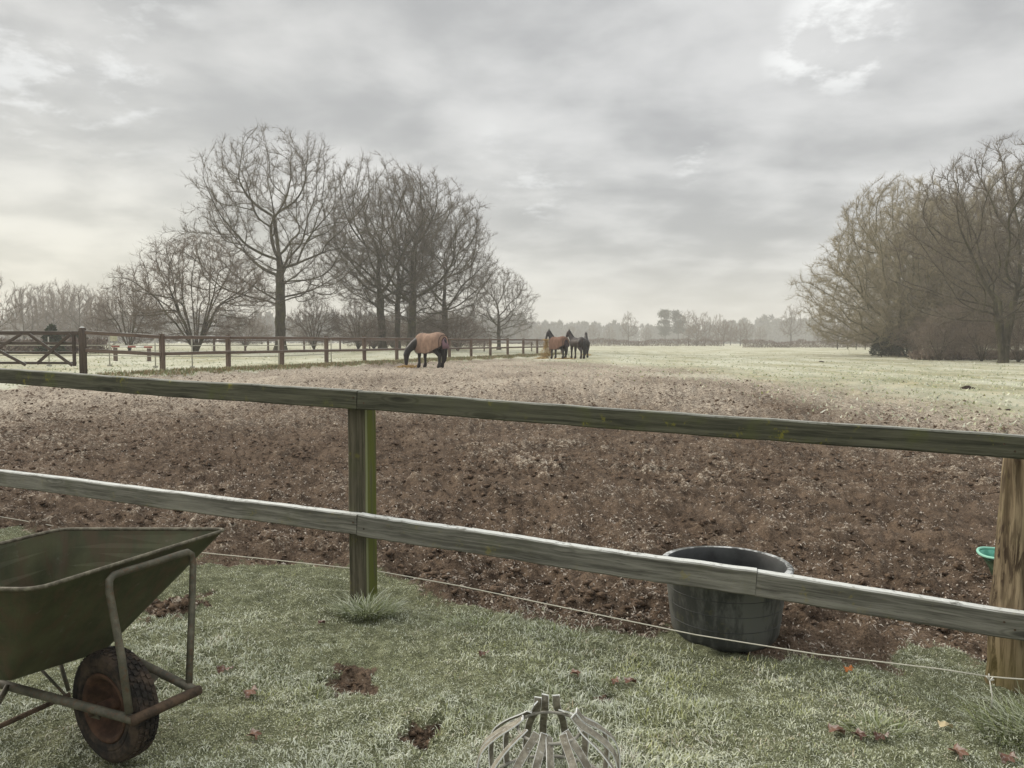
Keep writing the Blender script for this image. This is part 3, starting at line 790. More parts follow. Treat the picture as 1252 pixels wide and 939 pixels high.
# ------------------------------------------------------------------ wheelbarrow
def wheelbarrow():
    fw = Vector((.955, -.297, 0)); cr = Vector((.34, .94, 0)).normalized()
    wc = Vector((-1.49, 2.82, 0)); g = gzf(wc.x, wc.y) + .005
    root = thing('wheelbarrow', 'old green steel wheelbarrow with rusty wheel on the frosted grass', 'wheelbarrow', (wc.x, wc.y, g))
    A = Vector(at(44, 722, 2.52)); B = Vector(at(279, 648, 3.32)); zt = (A.z + B.z) / 2
    Cc = Vector(at(74, 648, 3.34)); D = A + (Cc - B); D.z = A.z
    a0 = Vector(at(10, 833, 2.66)); b0 = Vector(at(131, 795, 3.10)); c0 = b0 - fw * .30 + cr * .02; d0 = a0 - fw * .30
    def lerp(p, q, t): return p + (q - p) * t
    top = [A, B, Cc, D]; bot = [a0, b0, c0, d0]
    cen_t = sum(top, Vector()) / 4; cen_b = sum(bot, Vector()) / 4
    def ring(c4, rr, n=6):      # rounded-corner loop through four corners
        out = []
        for i in range(4):
            p, pv, nx = c4[i], c4[i - 1], c4[(i + 1) % 4]
            e1 = p + (pv - p).normalized() * rr; e2 = p + (nx - p).normalized() * rr
            for k in range(n + 1):
                t = k / n; out.append(e1 * (1 - t) ** 2 + p * 2 * t * (1 - t) + e2 * t * t)
        return out
    loops = []
    lv = 7
    for k in range(lv):
        t = k / (lv - 1)
        c4 = [lerp(top[i], bot[i], t) for i in range(4)]
        loops.append(ring(c4, .055 - .03 * t))
    n = len(loops[0])
    b = MB(); vs = []; fs = []
    for side in (0, 1):          # outside then inside skins
        base = len(vs)
        for k, lp in enumerate(loops):
            c = cen_t.lerp(cen_b, k / (lv - 1))
            for p in lp:
                q = p + (c - p).normalized() * (.004 if side else 0)
                if side: q.z += .002
                vs.append(q)
        for k in range(lv - 1):
            for j in range(n):
                j2 = (j + 1) % n; f = (base + k * n + j, base + k * n + j2, base + (k + 1) * n + j2, base + (k + 1) * n + j)
                fs.append(f if side else f[::-1])
        fs.append(tuple(base + (lv - 1) * n + j for j in range(n)) if side else tuple(base + (lv - 1) * n + j for j in range(n))[::-1])
    b.add(vs, fs, None, False)
    tray = b.build('tray', M_TRAY, root)
    b = MB(); b.tube([p + Vector((0, 0, .004)) for p in loops[0]], .0075, 8, closed=True); b.build('rim', M_RIM, tray)
    # frame
    nc = Vector(at(163, 880, 2.66)); fc = Vector(at(241, 845, 2.895))
    rn = Vector(at(-120, 803, 3.06)); rf = Vector(at(60, 770, 3.36))
    b = MB(); b.tube([rn, Vector(at(0, 836, 2.90)), nc], .0165, 10); b.tube([fc, Vector(at(150, 800, 3.06)), rf], .0165, 10)
    b.build('frame_rail', M_TUBE, root)
    b = MB(); b.tube([nc - cr * .012, nc.lerp(fc, .5), fc + cr * .012], .019, 10); b.build('cross_bar', M_RUST, root)
    t0 = Vector(at(133, 712, 2.74)); t1 = Vector(at(236, 684, 3.08))
    b = MB()
    pts = [Vector(at(158, 872, 2.66)), Vector(at(148, 800, 2.69)), t0 + Vector((0, 0, -.03)), t0 + Vector((.002, 0, .008)), Vector(at(139, 703, 2.78)), Vector(at(150, 699, 2.82)),
           Vector(at(190, 687, 2.95)), Vector(at(220, 677.5, 3.03)), Vector(at(229, 675, 3.06)), Vector(at(234, 678, 3.08)), t1 + Vector((0, 0, -.02)), Vector(at(234, 760, 3.02)), Vector(at(231, 836, 2.92))]
    b.tube(pts, .0135, 10); b.build('front_hoop', M_TUBE, root)
    # wheel: axle along cr
    ax = Vector((.49, .872, 0)).normalized(); Rw, W = .206, .052; hz = g + Rw - .004; wcz = Vector((wc.x, wc.y, hz))
    e1 = Vector((0, 0, 1)); e2 = ax.cross(e1).normalized()
    def spin(prof, nseg=44, lug=0.0):
        vs, fs = [], []; m = len(prof)
        for k in range(nseg):
            an = 2 * math.pi * k / nseg; rd = e1 * math.cos(an) + e2 * math.sin(an)
            for j, (r, o) in enumerate(prof):
                rr = r + (lug if (lug and abs(o) < W * .8 and r > Rw - .02 and (k + (j % 2)) % 2) else 0)
                vs.append(wcz + rd * rr + ax * o)
        for k in range(nseg):
            k2 = (k + 1) % nseg
            for j in range(m - 1): fs.append((k * m + j, k2 * m + j, k2 * m + j + 1, k * m + j + 1))
        return vs, fs
    w_root = None
    b = MB(); vs, fs = spin([(.118, -W * .55), (.126, -W * .78), (.140, -W * .98), (.152, -W * 1.0), (.156, -W * .94), (.162, -W * 1.0), (.185, -W * .98), (.199, -W * .8), (.2035, -W * .5), (.2052, -W * .22), (.206, 0), (.2052, W * .22), (.2035, W * .5), (.199, W * .8), (.185, W * .98), (.150, W), (.122, W * .8), (.118, W * .55)], 64, -.006); b.add(vs, fs, None, False)
    wheel = b.build('wheel', M_TYRE, root)
    b = MB(); vs, fs = spin([(.022, -.066), (.026, -.060), (.026, .004), (.05, .012), (.075, .010), (.092, -.012), (.104, -.020), (.108, -.040), (.124, -.050), (.131, -.046), (.120, -.030), (.120, .030), (.131, .046), (.124, .050), (.108, .040), (.104, .034), (.092, .030), (.075, .028), (.05, .024), (.026, .024), (.026, .060), (.022, .066)], 40); b.add(vs, fs, None, True)
    b.build('hub', M_HUB, wheel)
    b = MB(); b.tube([wcz - ax * .10, wcz + ax * .10], .009, 8); b.build('axle', M_RUST, wheel)
    for sg in (-1, 1):
        c = wcz + ax * (.086 * sg)
        ra, rb = (Vector(at(0, 836, 2.90)), nc) if sg < 0 else (Vector(at(150, 800, 3.06)), fc)
        dv = rb - ra; topz = ra + dv * max(0.05, min(.95, (c - ra).dot(dv) / dv.dot(dv)))
        dn = (c - topz).normalized()
        b = MB(); b.beam(topz - dn * .012, c + dn * .026, .007, .046, upv=dv.normalized(), ch=.003, segs=2)
        b.build('axle_bracket', M_TUBE, root)
        b = MB(); b.tube([c + ax * (.003 * sg), c + ax * (.012 * sg)], .012, 6, smooth=False); b.build('axle_nut', M_RUST, root)
    b = MB(); b.tube([Vector(at(-60, 915, 2.86)), Vector(at(86, 849, 3.06))], .011, 8); b.build('brace', M_RUST, root)
    b = MB(); b.tube([Vector(at(45, 813, 3.08)), Vector(at(82, 852, 3.06))], .006, 6); b.tube([Vector(at(73, 808, 3.16)), Vector(at(84, 845, 3.14))], .009, 6); b.build('strut', M_TUBE, root)
    b = MB(); b.tube([Vector(at(10, 838, 2.87)), Vector(at(-4, 862, 2.82)), Vector(at(-60, 930, 2.75))], .011, 8); b.build('leg', M_TUBE, root)
    # tread blocks
    b = MB()
    for k in range(46):
        an = 2 * math.pi * k / 46
        for j, o in enumerate((-.030, -.010, .010, .030)):
            aa = an + (j % 2) * math.pi / 46; rd = e1 * math.cos(aa) + e2 * math.sin(aa); tg = ax.cross(rd)
            c = wcz + rd * (Rw - .004 - abs(o) * .12) + ax * o; vs = []
            for i in (-1, 1):
                for jj in (-1, 1):
                    for kk in (-1, 1): vs.append(c + tg * (.009 * i) + ax * (.007 * jj) + rd * (.0065 * kk))
            b.add(vs, [(0, 1, 3, 2), (4, 6, 7, 5), (0, 4, 5, 1), (2, 3, 7, 6), (0, 2, 6, 4), (1, 5, 7, 3)])
    t = b.build('tread', M_TYRE, wheel); t['kind'] = 'stuff'
wheelbarrow()

# ------------------------------------------------------------------ black tub, green bowl
def tub():
    c = Vector((1.205, 4.285, 0)); c.z = gzf(c.x, c.y) - .035
    zs = .91
    root = thing('water_tub', 'large round black plastic tub with frosted rim behind the lower rail', 'tub', c)
    b = MB()
    out = [(.0, .0), (.235, .0), (.265, .012), (.285, .035), (.295, .06)]
    for zz in (.12, .20, .28, .36): out += [(.290 + .044 * (zz / .42), zz)]
    out += [(.332, .40), (.334, .425)]
    b.lathe(out, c, 72); b.build('tub_wall', M_TUB, root)
    b = MB()
    for zz in (.14, .235, .325): b.tube([c + Vector(((.2895 + .044 * (zz / .42)) * math.cos(t), (.2895 + .044 * (zz / .42)) * math.sin(t), zz)) for t in np.linspace(0, 6.283, 73)[:-1]], .0026, 5, closed=True)
    b.build('moulded_line', M_TUBIN, root)
    b = MB(); b.lathe([(.334, .425), (.352, .428), (.364, .438), (.366, .452), (.358, .463), (.342, .466), (.328, .462)], c, 72); b.build('rim', M_TUBRIM, root)
    b = MB(); b.lathe([(.328, .462), (.318, .44), (.312, .38), (.29, .08), (.28, .06), (0.001, .055)], c, 72); b.build('tub_inside', M_TUBIN, root)
    b = MB(); b.lathe([(.30, .16), (.0005, .16)], c, 48); b.build('water', M_ICE, root)
    b = MB(); b.tube([c + Vector((.33, -.02, .30)), c + Vector((.352, -.02, .302))], .014, 8); b.build('drain_plug', M_TUBIN, root)
    for o in root.children: o.scale.z = zs
tub()
def bowl():
    Y = 5.5; c = Vector(at(1229, 705, Y)); c.z = gzf(c.x, c.y) - .01; h = .16
    root = thing('feed_bowl', 'turquoise rubber feed bowl half hidden behind the round log post', 'bowl', c)
    b = MB(); b.lathe([(.001, 0), (.085, 0), (.105, h * .35), (.15, h * .82), (.168, h * .93)], c, 40); b.build('bowl_outside', M_GREENOUT, root)
    b = MB(); b.tube([c + Vector((.176 * math.cos(t), .176 * math.sin(t), h + .003 + .006 * math.sin(3 * t + 1))) for t in np.linspace(0, 6.283, 37)[:-1]], .010, 8, closed=True); b.build('rim', M_GREENRIM, root)
    prof = [(.168, .93), (.176, .97), (.165, .97), (.140, .75), (.09, .3), (.001, .25)]
    b = MB(); b.lathe([(r, h * q) for r, q in prof], c, 40); b.v = [(x, y, z + (.004 * math.sin(3 * math.atan2(y - c.y, x - c.x) + 1) if z > c.z + h * .7 else 0)) for x, y, z in b.v]
    b.build('bowl_inside', M_GREEN, root)
bowl()

# ------------------------------------------------------------------ metal strip cage
def cage():
    c = Vector((at(672, 930, 2.62)[0], 2.62, 0)); c.z = gzf(c.x, c.y)
    root = thing('metal_cage', 'round cage of bent flat metal strips with frosted edges', 'cage', c)
    rg = random.Random(5)
    def strip(prof, a, wd=.026, tw=0.0, nm='strip', shift=(0, 0)):
        ca, sa = math.cos(a), math.sin(a); rad = Vector((ca, sa, 0)); tan = Vector((-sa, ca, 0)); th = .004
        vs, fs, ed = [], [], []
        m = len(prof)
        for i, (r, z) in enumerate(prof):
            p = c + rad * r + Vector((shift[0], shift[1], z)); 
            r0, z0 = prof[max(i - 1, 0)]; r1, z1 = prof[min(i + 1, m - 1)]
            t = (rad * (r1 - r0) + Vector((0, 0, z1 - z0))).normalized(); nr = tan.cross(t).normalized()
            tt = (tan * math.cos(tw * i) + nr * math.sin(tw * i))
            nn = tt.cross(t)
            for (q, s, e) in ((-1, -1, 1), (-.8, -1.02, 0), (.8, -1.02, 0), (1, -1, 1), (1, 1, 1), (.8, 1.02, 0), (-.8, 1.02, 0), (-1, 1, 1)):
                vs.append(p + tt * (wd / 2 * q) + nn * (th / 2 * s)); ed.append(e)
        for i in range(m - 1):
            for k in range(8): fs.append((i * 8 + k, i * 8 + (k + 1) % 8, (i + 1) * 8 + (k + 1) % 8, (i + 1) * 8 + k))
        fs.append(tuple(range(7, -1, -1))); fs.append(tuple((m - 1) * 8 + k for k in range(8)))
        me = bpy.data.meshes.new(nm); me.from_pydata([tuple(v - c) for v in vs], [], fs); me.materials.append(M_SLAT)
        at_ = me.attributes.new('edge', 'FLOAT', 'POINT')
        for i in range(8): ed[i] = 1; ed[-1 - i] = 1
        at_.data.foreach_set('value', ed); me.update()
        return link(nm, me, root)
    def smoothp(pr, n=14):
        out = []; m = len(pr)
        for i in range(m - 1):
            p0, p1, p2, p3 = pr[max(i - 1, 0)], pr[i], pr[i + 1], pr[min(i + 2, m - 1)]
            for k in range(3):
                t = k / 3
                out.append(tuple(.5 * (2 * p1[j] + (p2[j] - p0[j]) * t + (2 * p0[j] - 5 * p1[j] + 4 * p2[j] - p3[j]) * t * t + (3 * p1[j] - p0[j] - 3 * p2[j] + p3[j]) * t ** 3) for j in (0, 1)))
        out.append(pr[-1]); return out
    N = 18
    for k in range(N):
        a = 2 * math.pi * (k + .5) / N + rg.uniform(-.05, .05)
        back = math.sin(a) > .35
        if back and k in (3, 4, 5):
            pr = [(.232, .0), (.228, .10), (.19, .19), (.125, .26), (.105, .29), (.10, .335 + rg.uniform(-.01, .01))]
        elif math.sin(a) > -.2:
            pr = [(.236, .0), (.245, .11), (.228, .185), (.175, .235), (.115, .27), (.085, .30 + rg.uniform(-.02, .02))]
        else:
            pr = [(.236, .0), (.246, .10), (.230, .165), (.180, .220), (.115, .262), (.092, .278 + rg.uniform(-.008, .008))]
        strip(smoothp(pr), a, .027, rg.uniform(-.05, .05), shift=(rg.uniform(-.012, .012), rg.uniform(-.012, .012)))
    b = MB(); b.tube([c + Vector((.112 * math.cos(t), .112 * math.sin(t), .258)) for t in np.linspace(0, 6.283, 29)[:-1]], .0055, 8, closed=True, up=(0, 0, 1)); o = b.build('ring', M_SLAT, root)
    b = MB(); b.tube([c + Vector((.228 * math.cos(t), .228 * math.sin(t), .03)) for t in np.linspace(0, 6.283, 41)[:-1]], .006, 8, closed=True, up=(0, 0, 1)); b.build('ring', M_SLAT, root)
    for o in root.children:
        if o.data and 'edge' not in o.data.attributes:
            a_ = o.data.attributes.new('edge', 'FLOAT', 'POINT'); a_.data.foreach_set('value', [.62] * len(o.data.vertices))
cage()

# ------------------------------------------------------------------ far paddock fence, gate, tape fence
def far_fence():
    step = 3.115; N = 15
    root = thing('paddock_fence', 'brown two rail timber fence along the far side of the muddy paddock', 'fence', (F0[0], F0[1], gzf(*F0)))
    P = []
    for i in range(N):
        x, y = F0 + FD * step * i
        P.append(Vector((x, y, gzf(x, y))))
    nr = Vector((FD[1], -FD[0], 0))
    first = None
    for i, p in enumerate(P):
        b = MB(); b.beam(p + Vector((0, 0, -.2)), p + Vector((RD.uniform(-.015, .015), 0, 1.27 + RD.uniform(-.02, .02))), .15, .15, upv=(FD[0], FD[1], 0), ch=.02, segs=4, jit=.003, rnd=RD)
        b.build('post', M_FARWOOD, root)
    for i in range(N - 1):
        for h in (1.17, .62):
            a, q = P[i] + nr * .10, P[i + 1] + nr * .10
            d = (q - a).normalized() * .01
            b = MB(); b.beam(a + d + Vector((0, 0, h + RD.uniform(-.01, .01))), q - d + Vector((0, 0, h + RD.uniform(-.01, .01))), .05, .11, ch=.008, segs=5, jit=.003, rnd=RD)
            b.build('rail', M_FARWOOD, root)
    # the leg of the fence from first post to gate post
    gp = Vector(at(102, 450.5, 25.3))
    for h in (1.18, .60):
        b = MB(); b.beam(gp + Vector((.14, -.09, h)), P[0] + Vector((-.02, -.105, h)), .05, .12, ch=.008, segs=6, jit=.003, rnd=RD); b.build('rail', M_FARWOOD, root)
    b = MB(); b.tube([gp + Vector((0, 0, -.2)), gp + Vector((0, 0, 1.28)), gp + Vector((0, 0, 1.34)), gp + Vector((0, 0, 1.37))], [.118, .115, .09, .03], 14); o = b.build('post', M_GATE, root); o['label'] = 'thick round gate post with a domed top'
    # gate
    L = 3.7; hx = Vector((-1, .02, 0)).normalized(); g0 = gp + hx * .22 + Vector((0, -.02, 0))
    gr = thing('field_gate', 'brown timber field gate with crossed braces left of the paddock fence', 'gate', g0)
    def bar(nm, a, h0, c, h1, w=.05, hh=.09, dy=0):
        b = MB(); b.beam(g0 + hx * a + Vector((0, dy, h0)), g0 + hx * c + Vector((0, dy, h1)), w, hh, ch=.008, segs=5, jit=.002, rnd=RD); b.build(nm, M_GATE, gr)
    bar('bar', -.1, 1.16, L, 1.17, .07, .13)
    for h in (.83, .52, .18): bar('bar', 0, h, L, h + .005, .04, .085)
    for s in (.06, L - .02):
        b = MB(); b.beam(g0 + hx * s + Vector((0, 0, .08)), g0 + hx * s + Vector((0, 0, 1.22)), .09, .08, upv=(1, 0, 0), ch=.006, segs=3); b.build('stile', M_RED if False else M_GATE, gr)
    m_ = L / 2 - .25
    bar('brace', .1, .10, m_ - .2 + .1, 1.12, .035, .10, -.06); bar('brace', .12, 1.12, m_ - .35, .16, .035, .10, -.10)
    bar('brace', m_ + .1 - .05, .12, L - .15, 1.12, .035, .10, -.06); bar('brace', m_ + .15, 1.12, L - .25, .12, .035, .10, -.10)
far_fence()

def tape_fence():
    pts = [(-60, 443, 36), (60, 440, 36), (134, 437.5, 36), (190, 439, 34.0), (235, 440.5, 33.5), (341, 442.0, 34.5), (405, 436, 40)]
    P = [Vector(at(u, v, Y)) for u, v, Y in pts]
    for p in P: p.z = gzf(p.x, p.y)
    root = thing('tape_fence', 'electric tape fence on thin grey plastic posts behind the paddock fence', 'fence', P[2])
    for p in P:
        b = MB(); b.tube([p + Vector((0, 0, -.1)), p + Vector((0, 0, 1.38))], .032, 6); b.box(p + Vector((0, 0, .04)), .18, .12, .08); b.build('post', M_PPOST, root)
    for h in (.98, .5):
        for a, c in zip(P[:-1], P[1:]):
            b = MB(); b.beam(a + Vector((0, -.04, h)), c + Vector((0, -.04, h - .0)), .012, .04, ch=.002, segs=4); b.build('tape', M_PPOST, root)
    # second plain rail fence further back
    Q = [Vector(at(u, 432, 62 + i * 3.5)) for i, u in enumerate((262, 300, 328, 372, 416, 452, 486, 560, 592, 650))]
    for p in Q: p.z = gzf(p.x, p.y)
    r2 = thing('rail_fence', 'grey rail fence crossing behind the big oak trunk', 'fence', Q[2])
    for p in Q:
        b = MB(); b.beam(p + Vector((0, 0, -.2)), p + Vector((0, 0, 1.15)), .15, .15, upv=(1, 0, 0), ch=.02, segs=2); b.build('post', M_FARWOOD, r2)
    for a, c in zip(Q[:-1], Q[1:]):
        for h in (1.0,):
            b = MB(); b.beam(a + Vector((0, -.1, h)), c + Vector((0, -.1, h)), .05, .12, ch=.01, segs=2); b.build('rail', M_FARWOOD, r2)
    # show-jump pole and a pale board behind the fence
    Y = 44
    a, c = Vector(at(137, 423.5, Y)), Vector(at(186, 424.5, Y)); g = gzf(a.x, a.y)
    j = thing('jump_pole', 'red and white banded jump pole lying on low wooden feet behind the fence', 'pole', (a.x, a.y, g))
    bands = 5
    for k in range(bands):
        b = MB(); b.tube([a.lerp(c, k / bands), a.lerp(c, (k + 1) / bands)], .052, 10); b.build('band', M_RED if k % 2 == 0 else M_WHITE, j)
    for t in (.08, .92):
        q = a.lerp(c, t); b = MB(); b.box((q.x, q.y, (g + q.z - .07) / 2), .1, .3, max(.1, q.z - .07 - g)); b.build('foot', M_FARWOOD, j)
    p = Vector(at(139, 412.5, 44.5)); g = gzf(p.x, p.y)
    s = thing('notice_board', 'small pale board on a post behind the paddock fence near the gate', 'board', (p.x, p.y, g))
    b = MB(); b.box((p.x, p.y, p.z), .42, .03, .42); b.build('panel', M_PALE, s)
    b = MB(); b.box((p.x, p.y + .05, (g + p.z) / 2 + .1), .07, .06, p.z - g + .2); b.build('post', M_PPOST, s)
tape_fence()

# ------------------------------------------------------------------ horses
def capsule_mesh(caps):
    bm = bmesh.new()
    for (p0, r0, p1, r1) in caps:
        p0, p1 = Vector(p0), Vector(p1); ax = p1 - p0; L = ax.length or 1e-4; ax = ax / L
        u = ax.orthogonal().normalized(); q = ax.cross(u); n = 14; rings = []
        prof = [(-r0 * math.cos(t), r0 * math.sin(t)) for t in np.linspace(.12, math.pi / 2, 5)] + [(L * .5, (r0 + r1) / 2)] + [(L + r1 * math.sin(t), r1 * math.cos(t)) for t in np.linspace(0, math.pi / 2 - .12, 5)]
        for (d, r) in prof: rings.append([bm.verts.new(p0 + ax * d + u * (r * math.cos(2 * math.pi * k / n)) + q * (r * math.sin(2 * math.pi * k / n))) for k in range(n)])
        for i in range(len(rings) - 1):
            for k in range(n): bm.faces.new((rings[i][k], rings[i][(k + 1) % n], rings[i + 1][(k + 1) % n], rings[i + 1][k]))
        bm.faces.new(rings[0][::-1]); bm.faces.new(rings[-1])
    bmesh.ops.recalc_face_normals(bm, faces=bm.faces)
    me = bpy.data.meshes.new('tmp'); bm.to_mesh(me); bm.free(); return me
def remeshed(caps, name, m, vox=.028, sm=5):
    me = capsule_mesh(caps); o = bpy.data.objects.new('tmp', me); COL.objects.link(o)
    md = o.modifiers.new('r', 'REMESH'); md.mode = 'VOXEL'; md.voxel_size = vox
    ms = o.modifiers.new('s', 'SMOOTH'); ms.iterations = sm; ms.factor = .5
    dg = bpy.context.evaluated_depsgraph_get(); dg.update()
    out = bpy.data.meshes.new_from_object(o.evaluated_get(dg)); out.name = name
    bpy.data.objects.remove(o); out.materials.clear(); out.materials.append(m)
    for p in out.polygons: p.use_smooth = True
    return out

def horse(x, y, heading, label, grazing=False, rug=None, coat=M_HORSE, headyaw=0.0, neckyaw=0.0, scale=1.0, step=0.0, group='horses in the paddock'):
    root = thing('horse', label, 'horse', (x, y, float(gz(x, y)) - .01), group, heading); root.scale = (scale,) * 3
    caps = [((-.5, 0, 1.14), .31, (.0, 0, 1.10), .315), ((.0, 0, 1.10), .315, (.40, 0, 1.13), .29), ((-.58, 0, 1.24), .28, (-.4, 0, 1.22), .27), ((-.62, .1, 1.18), .22, (-.62, -.1, 1.18), .22),
            ((.50, .07, 1.12), .21, (.50, -.07, 1.12), .21), ((.34, 0, 1.38), .13, (.0, 0, 1.32), .13), ((-.45, 0, 1.36), .16, (-.6, 0, 1.32), .15)]
    for s in (-1, 1):
        dx = step * s
        caps += [((.46, .15 * s, 1.02), .15, (.44 + dx * .3, .15 * s, .80), .105), ((.44 + dx * .3, .15 * s, .80), .10, (.46 + dx * .7, .145 * s, .50), .066), ((.46 + dx * .7, .145 * s, .50), .062, (.45 + dx, .14 * s, .20), .048),
                 ((.45 + dx, .14 * s, .20), .062, (.48 + dx, .14 * s, .10), .078), ((.48 + dx, .14 * s, .10), .075, (.50 + dx, .14 * s, .055), .078)]
        caps += [((-.60, .14 * s, 1.10), .21, (-.50 - dx * .3, .16 * s, .82), .145), ((-.50 - dx * .3, .16 * s, .82), .13, (-.74 - dx * .8, .15 * s, .54), .078), ((-.74 - dx * .8, .15 * s, .54), .072, (-.73 - dx, .145 * s, .22), .052),
                 ((-.73 - dx, .145 * s, .22), .066, (-.69 - dx, .145 * s, .10), .082), ((-.69 - dx, .145 * s, .10), .078, (-.67 - dx, .145 * s, .055), .080)]
    if grazing:
        nk = [((.48, 0, 1.22), .25, (.80, 0, 1.04), .20), ((.80, 0, 1.04), .195, (1.08, 0, .76), .15)]
        poll = Vector((1.08, 0, .74)); hd = [((1.08, 0, .74), .15, (1.14, 0, .58), .145), ((1.14, 0, .58), .14, (1.15, 0, .34), .098), ((1.15, 0, .34), .095, (1.15, 0, .18), .082)]
        ears = [((1.13, .06 * s, .78), .035, (1.20, .085 * s, .88), .012) for s in (-1, 1)]
        mane = [(.40, 1.42), (.62, 1.33), (.86, 1.16), (1.06, .94), (1.18, .82)]; mdir = (.25, -.6)
    else:
        cy_, sy_ = math.cos(headyaw), math.sin(headyaw)
        nk = [((.48, 0, 1.26), .23, (.72, 0, 1.56), .165), ((.72, 0, 1.56), .16, (.88, 0, 1.86), .10)]
        o = Vector((.88, 0, 1.88)); R_ = lambda a, b, c: (o.x + a * cy_ - b * sy_, o.y + a * sy_ + b * cy_, o.z + c)
        hd = [(R_(0, 0, 0), .125, R_(.10, 0, -.09), .12), (R_(.10, 0, -.09), .115, R_(.21, 0, -.31), .085), (R_(.21, 0, -.31), .08, R_(.27, 0, -.46), .068)]
        ears = [(R_(-.01, .06 * s, .08), .034, R_(.03, .07 * s, .28), .012) for s in (-1, 1)]
        mane = [(.30, 1.44), (.45, 1.56), (.60, 1.74), (.74, 1.92), (.86, 2.00)]; mdir = (-.05, -.45)
    cn, sn = math.cos(neckyaw), math.sin(neckyaw)
    def turn(q): return (.42 + (q[0] - .42) * cn - q[1] * sn, (q[0] - .42) * sn + q[1] * cn, q[2])
    nk, hd, ears = ([(turn(a), r, turn(c), r2) for a, r, c, r2 in lst] for lst in (nk, hd, ears))
    caps = [(a, r * (1.14 if max(a[2], c[2]) < .85 else 1), c, r2 * (1.14 if max(a[2], c[2]) < .85 else 1)) for a, r, c, r2 in caps]
    me = remeshed(caps + nk + hd + ears, 'body', coat); body = link('body', me, root)
    # mane: a thick uneven fringe falling on both sides
    b = MB(); vs, fs = [], []; seg = []
    for i in range(len(mane) - 1):
        for k in range(4): t = k / 4; seg.append((mane[i][0] + (mane[i + 1][0] - mane[i][0]) * t, mane[i][1] + (mane[i + 1][1] - mane[i][1]) * t))
    seg.append(mane[-1]); rr = random.Random(int(x * 100) & 255)
    for i, (a, z) in enumerate(seg):
        ln = .26 + rr.uniform(-.05, .07)
        for s in (-1, 1):
            mw = 1.0 if grazing else .62; vs += [(a, .02 * s, z + .015), (a, .11 * s * mw, z - .10), (a + rr.uniform(-.02, .02), .165 * s * mw, z - ln)]
    for i in range(len(seg) - 1):
        for s in (0, 1):
            for k in (0, 1):
                q = i * 6 + s * 3 + k; fs.append((q, q + 1, q + 7, q + 6))
        fs.append((i * 6, i * 6 + 3, i * 6 + 9, i * 6 + 6))
    vs = [turn(q) if q[0] > .42 else q for q in vs]
    b.add(vs, fs, None, True); o = b.build('mane', M_HAIR, root, rel=False)
    # tail
    b = MB(); b.tube([(-.84, 0, 1.28), (-.93, 0, 1.20), (-.97, .0, .98), (-.96, 0, .65), (-.93, .01, .34), (-.90, .0, .22)], [.05, .085, .105, .11, .09, .02], 10); b.build('tail', M_HAIR, root, rel=False)
    if rug:
        m, trim, flap = rug
        st = [(-.93, .17, 1.33, 1.0, .06), (-.89, .31, 1.43, .92, .03), (-.74, .395, 1.555, .84, 0), (-.45, .40, 1.585, .70, 0), (-.1, .385, 1.50, .62, 0), (.2, .37, 1.505, .64, 0), (.42, .345, 1.565, .62, 0), (.62, .30, 1.50, .72, 0), (.74, .24, 1.40, .84, 0)]
        K = 22; vs, fs = [], []
        for i, (sx, hw, zt, zb, _) in enumerate(st):
            for k in range(K + 1):
                t = k / K * 2 - 1                       # -1 left hem .. 0 spine .. 1 right hem
                a = abs(t); s = 1 if t > 0 else -1
                if a < .55:
                    ph = a / .55 * math.pi / 2; yy = hw * math.sin(ph) ** .9; zz = (zt - .34) + .34 * math.cos(ph)
                else:
                    q = (a - .55) / .45; yy = hw * (1 - .06 * q) + .012 * math.sin(sx * 19 + s) * q; zz = (zt - .34) + (zb - (zt - .34)) * q + .02 * math.sin(sx * 9) * q
                vs.append((sx, yy * s, zz))
        for i in range(len(st) - 1):
            for k in range(K):
                q = i * (K + 1) + k; fs.append((q, q + 1, q + K + 2, q + K + 1))
        b = MB(); b.add(vs, fs, None, True); ro = b.build('rug', m, root, rel=False)
        md = ro.modifiers.new('solid', 'SOLIDIFY'); md.thickness = .012; md.offset = 1; sb = ro.modifiers.new('sub', 'SUBSURF'); sb.levels = sb.render_levels = 1
        b = MB()
        for s in (0, K): b.tube([Vector(vs[i * (K + 1) + s]) for i in range(len(st))], .012, 6)
        b.tube([Vector(vs[k]) + Vector((-.006, 0, 0)) for k in range(K + 1)], .016, 6)
        b.tube([Vector(vs[(K + 1) + k]) * 1.0 + Vector((0, 0, .012)) for k in range(K + 1)], .012, 6)
        b.build('trim', trim, ro, rel=False)
        fv, ff = [], []
        for i, (xx, hw, z) in enumerate([(-.90, .10, 1.36), (-.98, .17, 1.24), (-1.08, .20, 1.0), (-1.09, .20, .86)]):
            for k in range(7):
                t = k / 6 * 2 - 1; fv.append((xx + .07 * t * t, hw * t, z - .03 * t * t))
        for i in range(3):
            for k in range(6): ff.append((i * 7 + k, i * 7 + k + 1, i * 7 + k + 8, i * 7 + k + 7))
        b = MB(); b.add(fv, ff, None, True); fo = b.build('tail_flap', flap, ro, rel=False)
        md = fo.modifiers.new('solid', 'SOLIDIFY'); md.thickness = .012
    return root
def foot(u, v, Y0):
    return at(u, v, Y0)
h1 = at(524, 450, 33.7)
horse(h1[0] + .02, 33.9, math.pi - R(40), 'black horse in a tan rug with its head down eating hay', True, (M_RUG, M_TRIM, M_FLAP), M_HORSE, 0, R(48), 1.0, .05)
h2 = at(682, 441, 52)
horse(h2[0], 52.0, math.pi - R(55), 'black horse in a brown rug standing beside the hanging hay', False, (M_RUG2, M_TRIM, M_TRIM), M_HORSE, R(80), R(15), .97, .04)
h3 = at(705.5, 441, 53)
horse(h3[0], 53.0, math.pi - R(62), 'dark bay horse without a rug beside the brown rugged horse', False, None, M_BAY, R(80), R(15), .98, .03)
h4 = at(717, 437, 57)
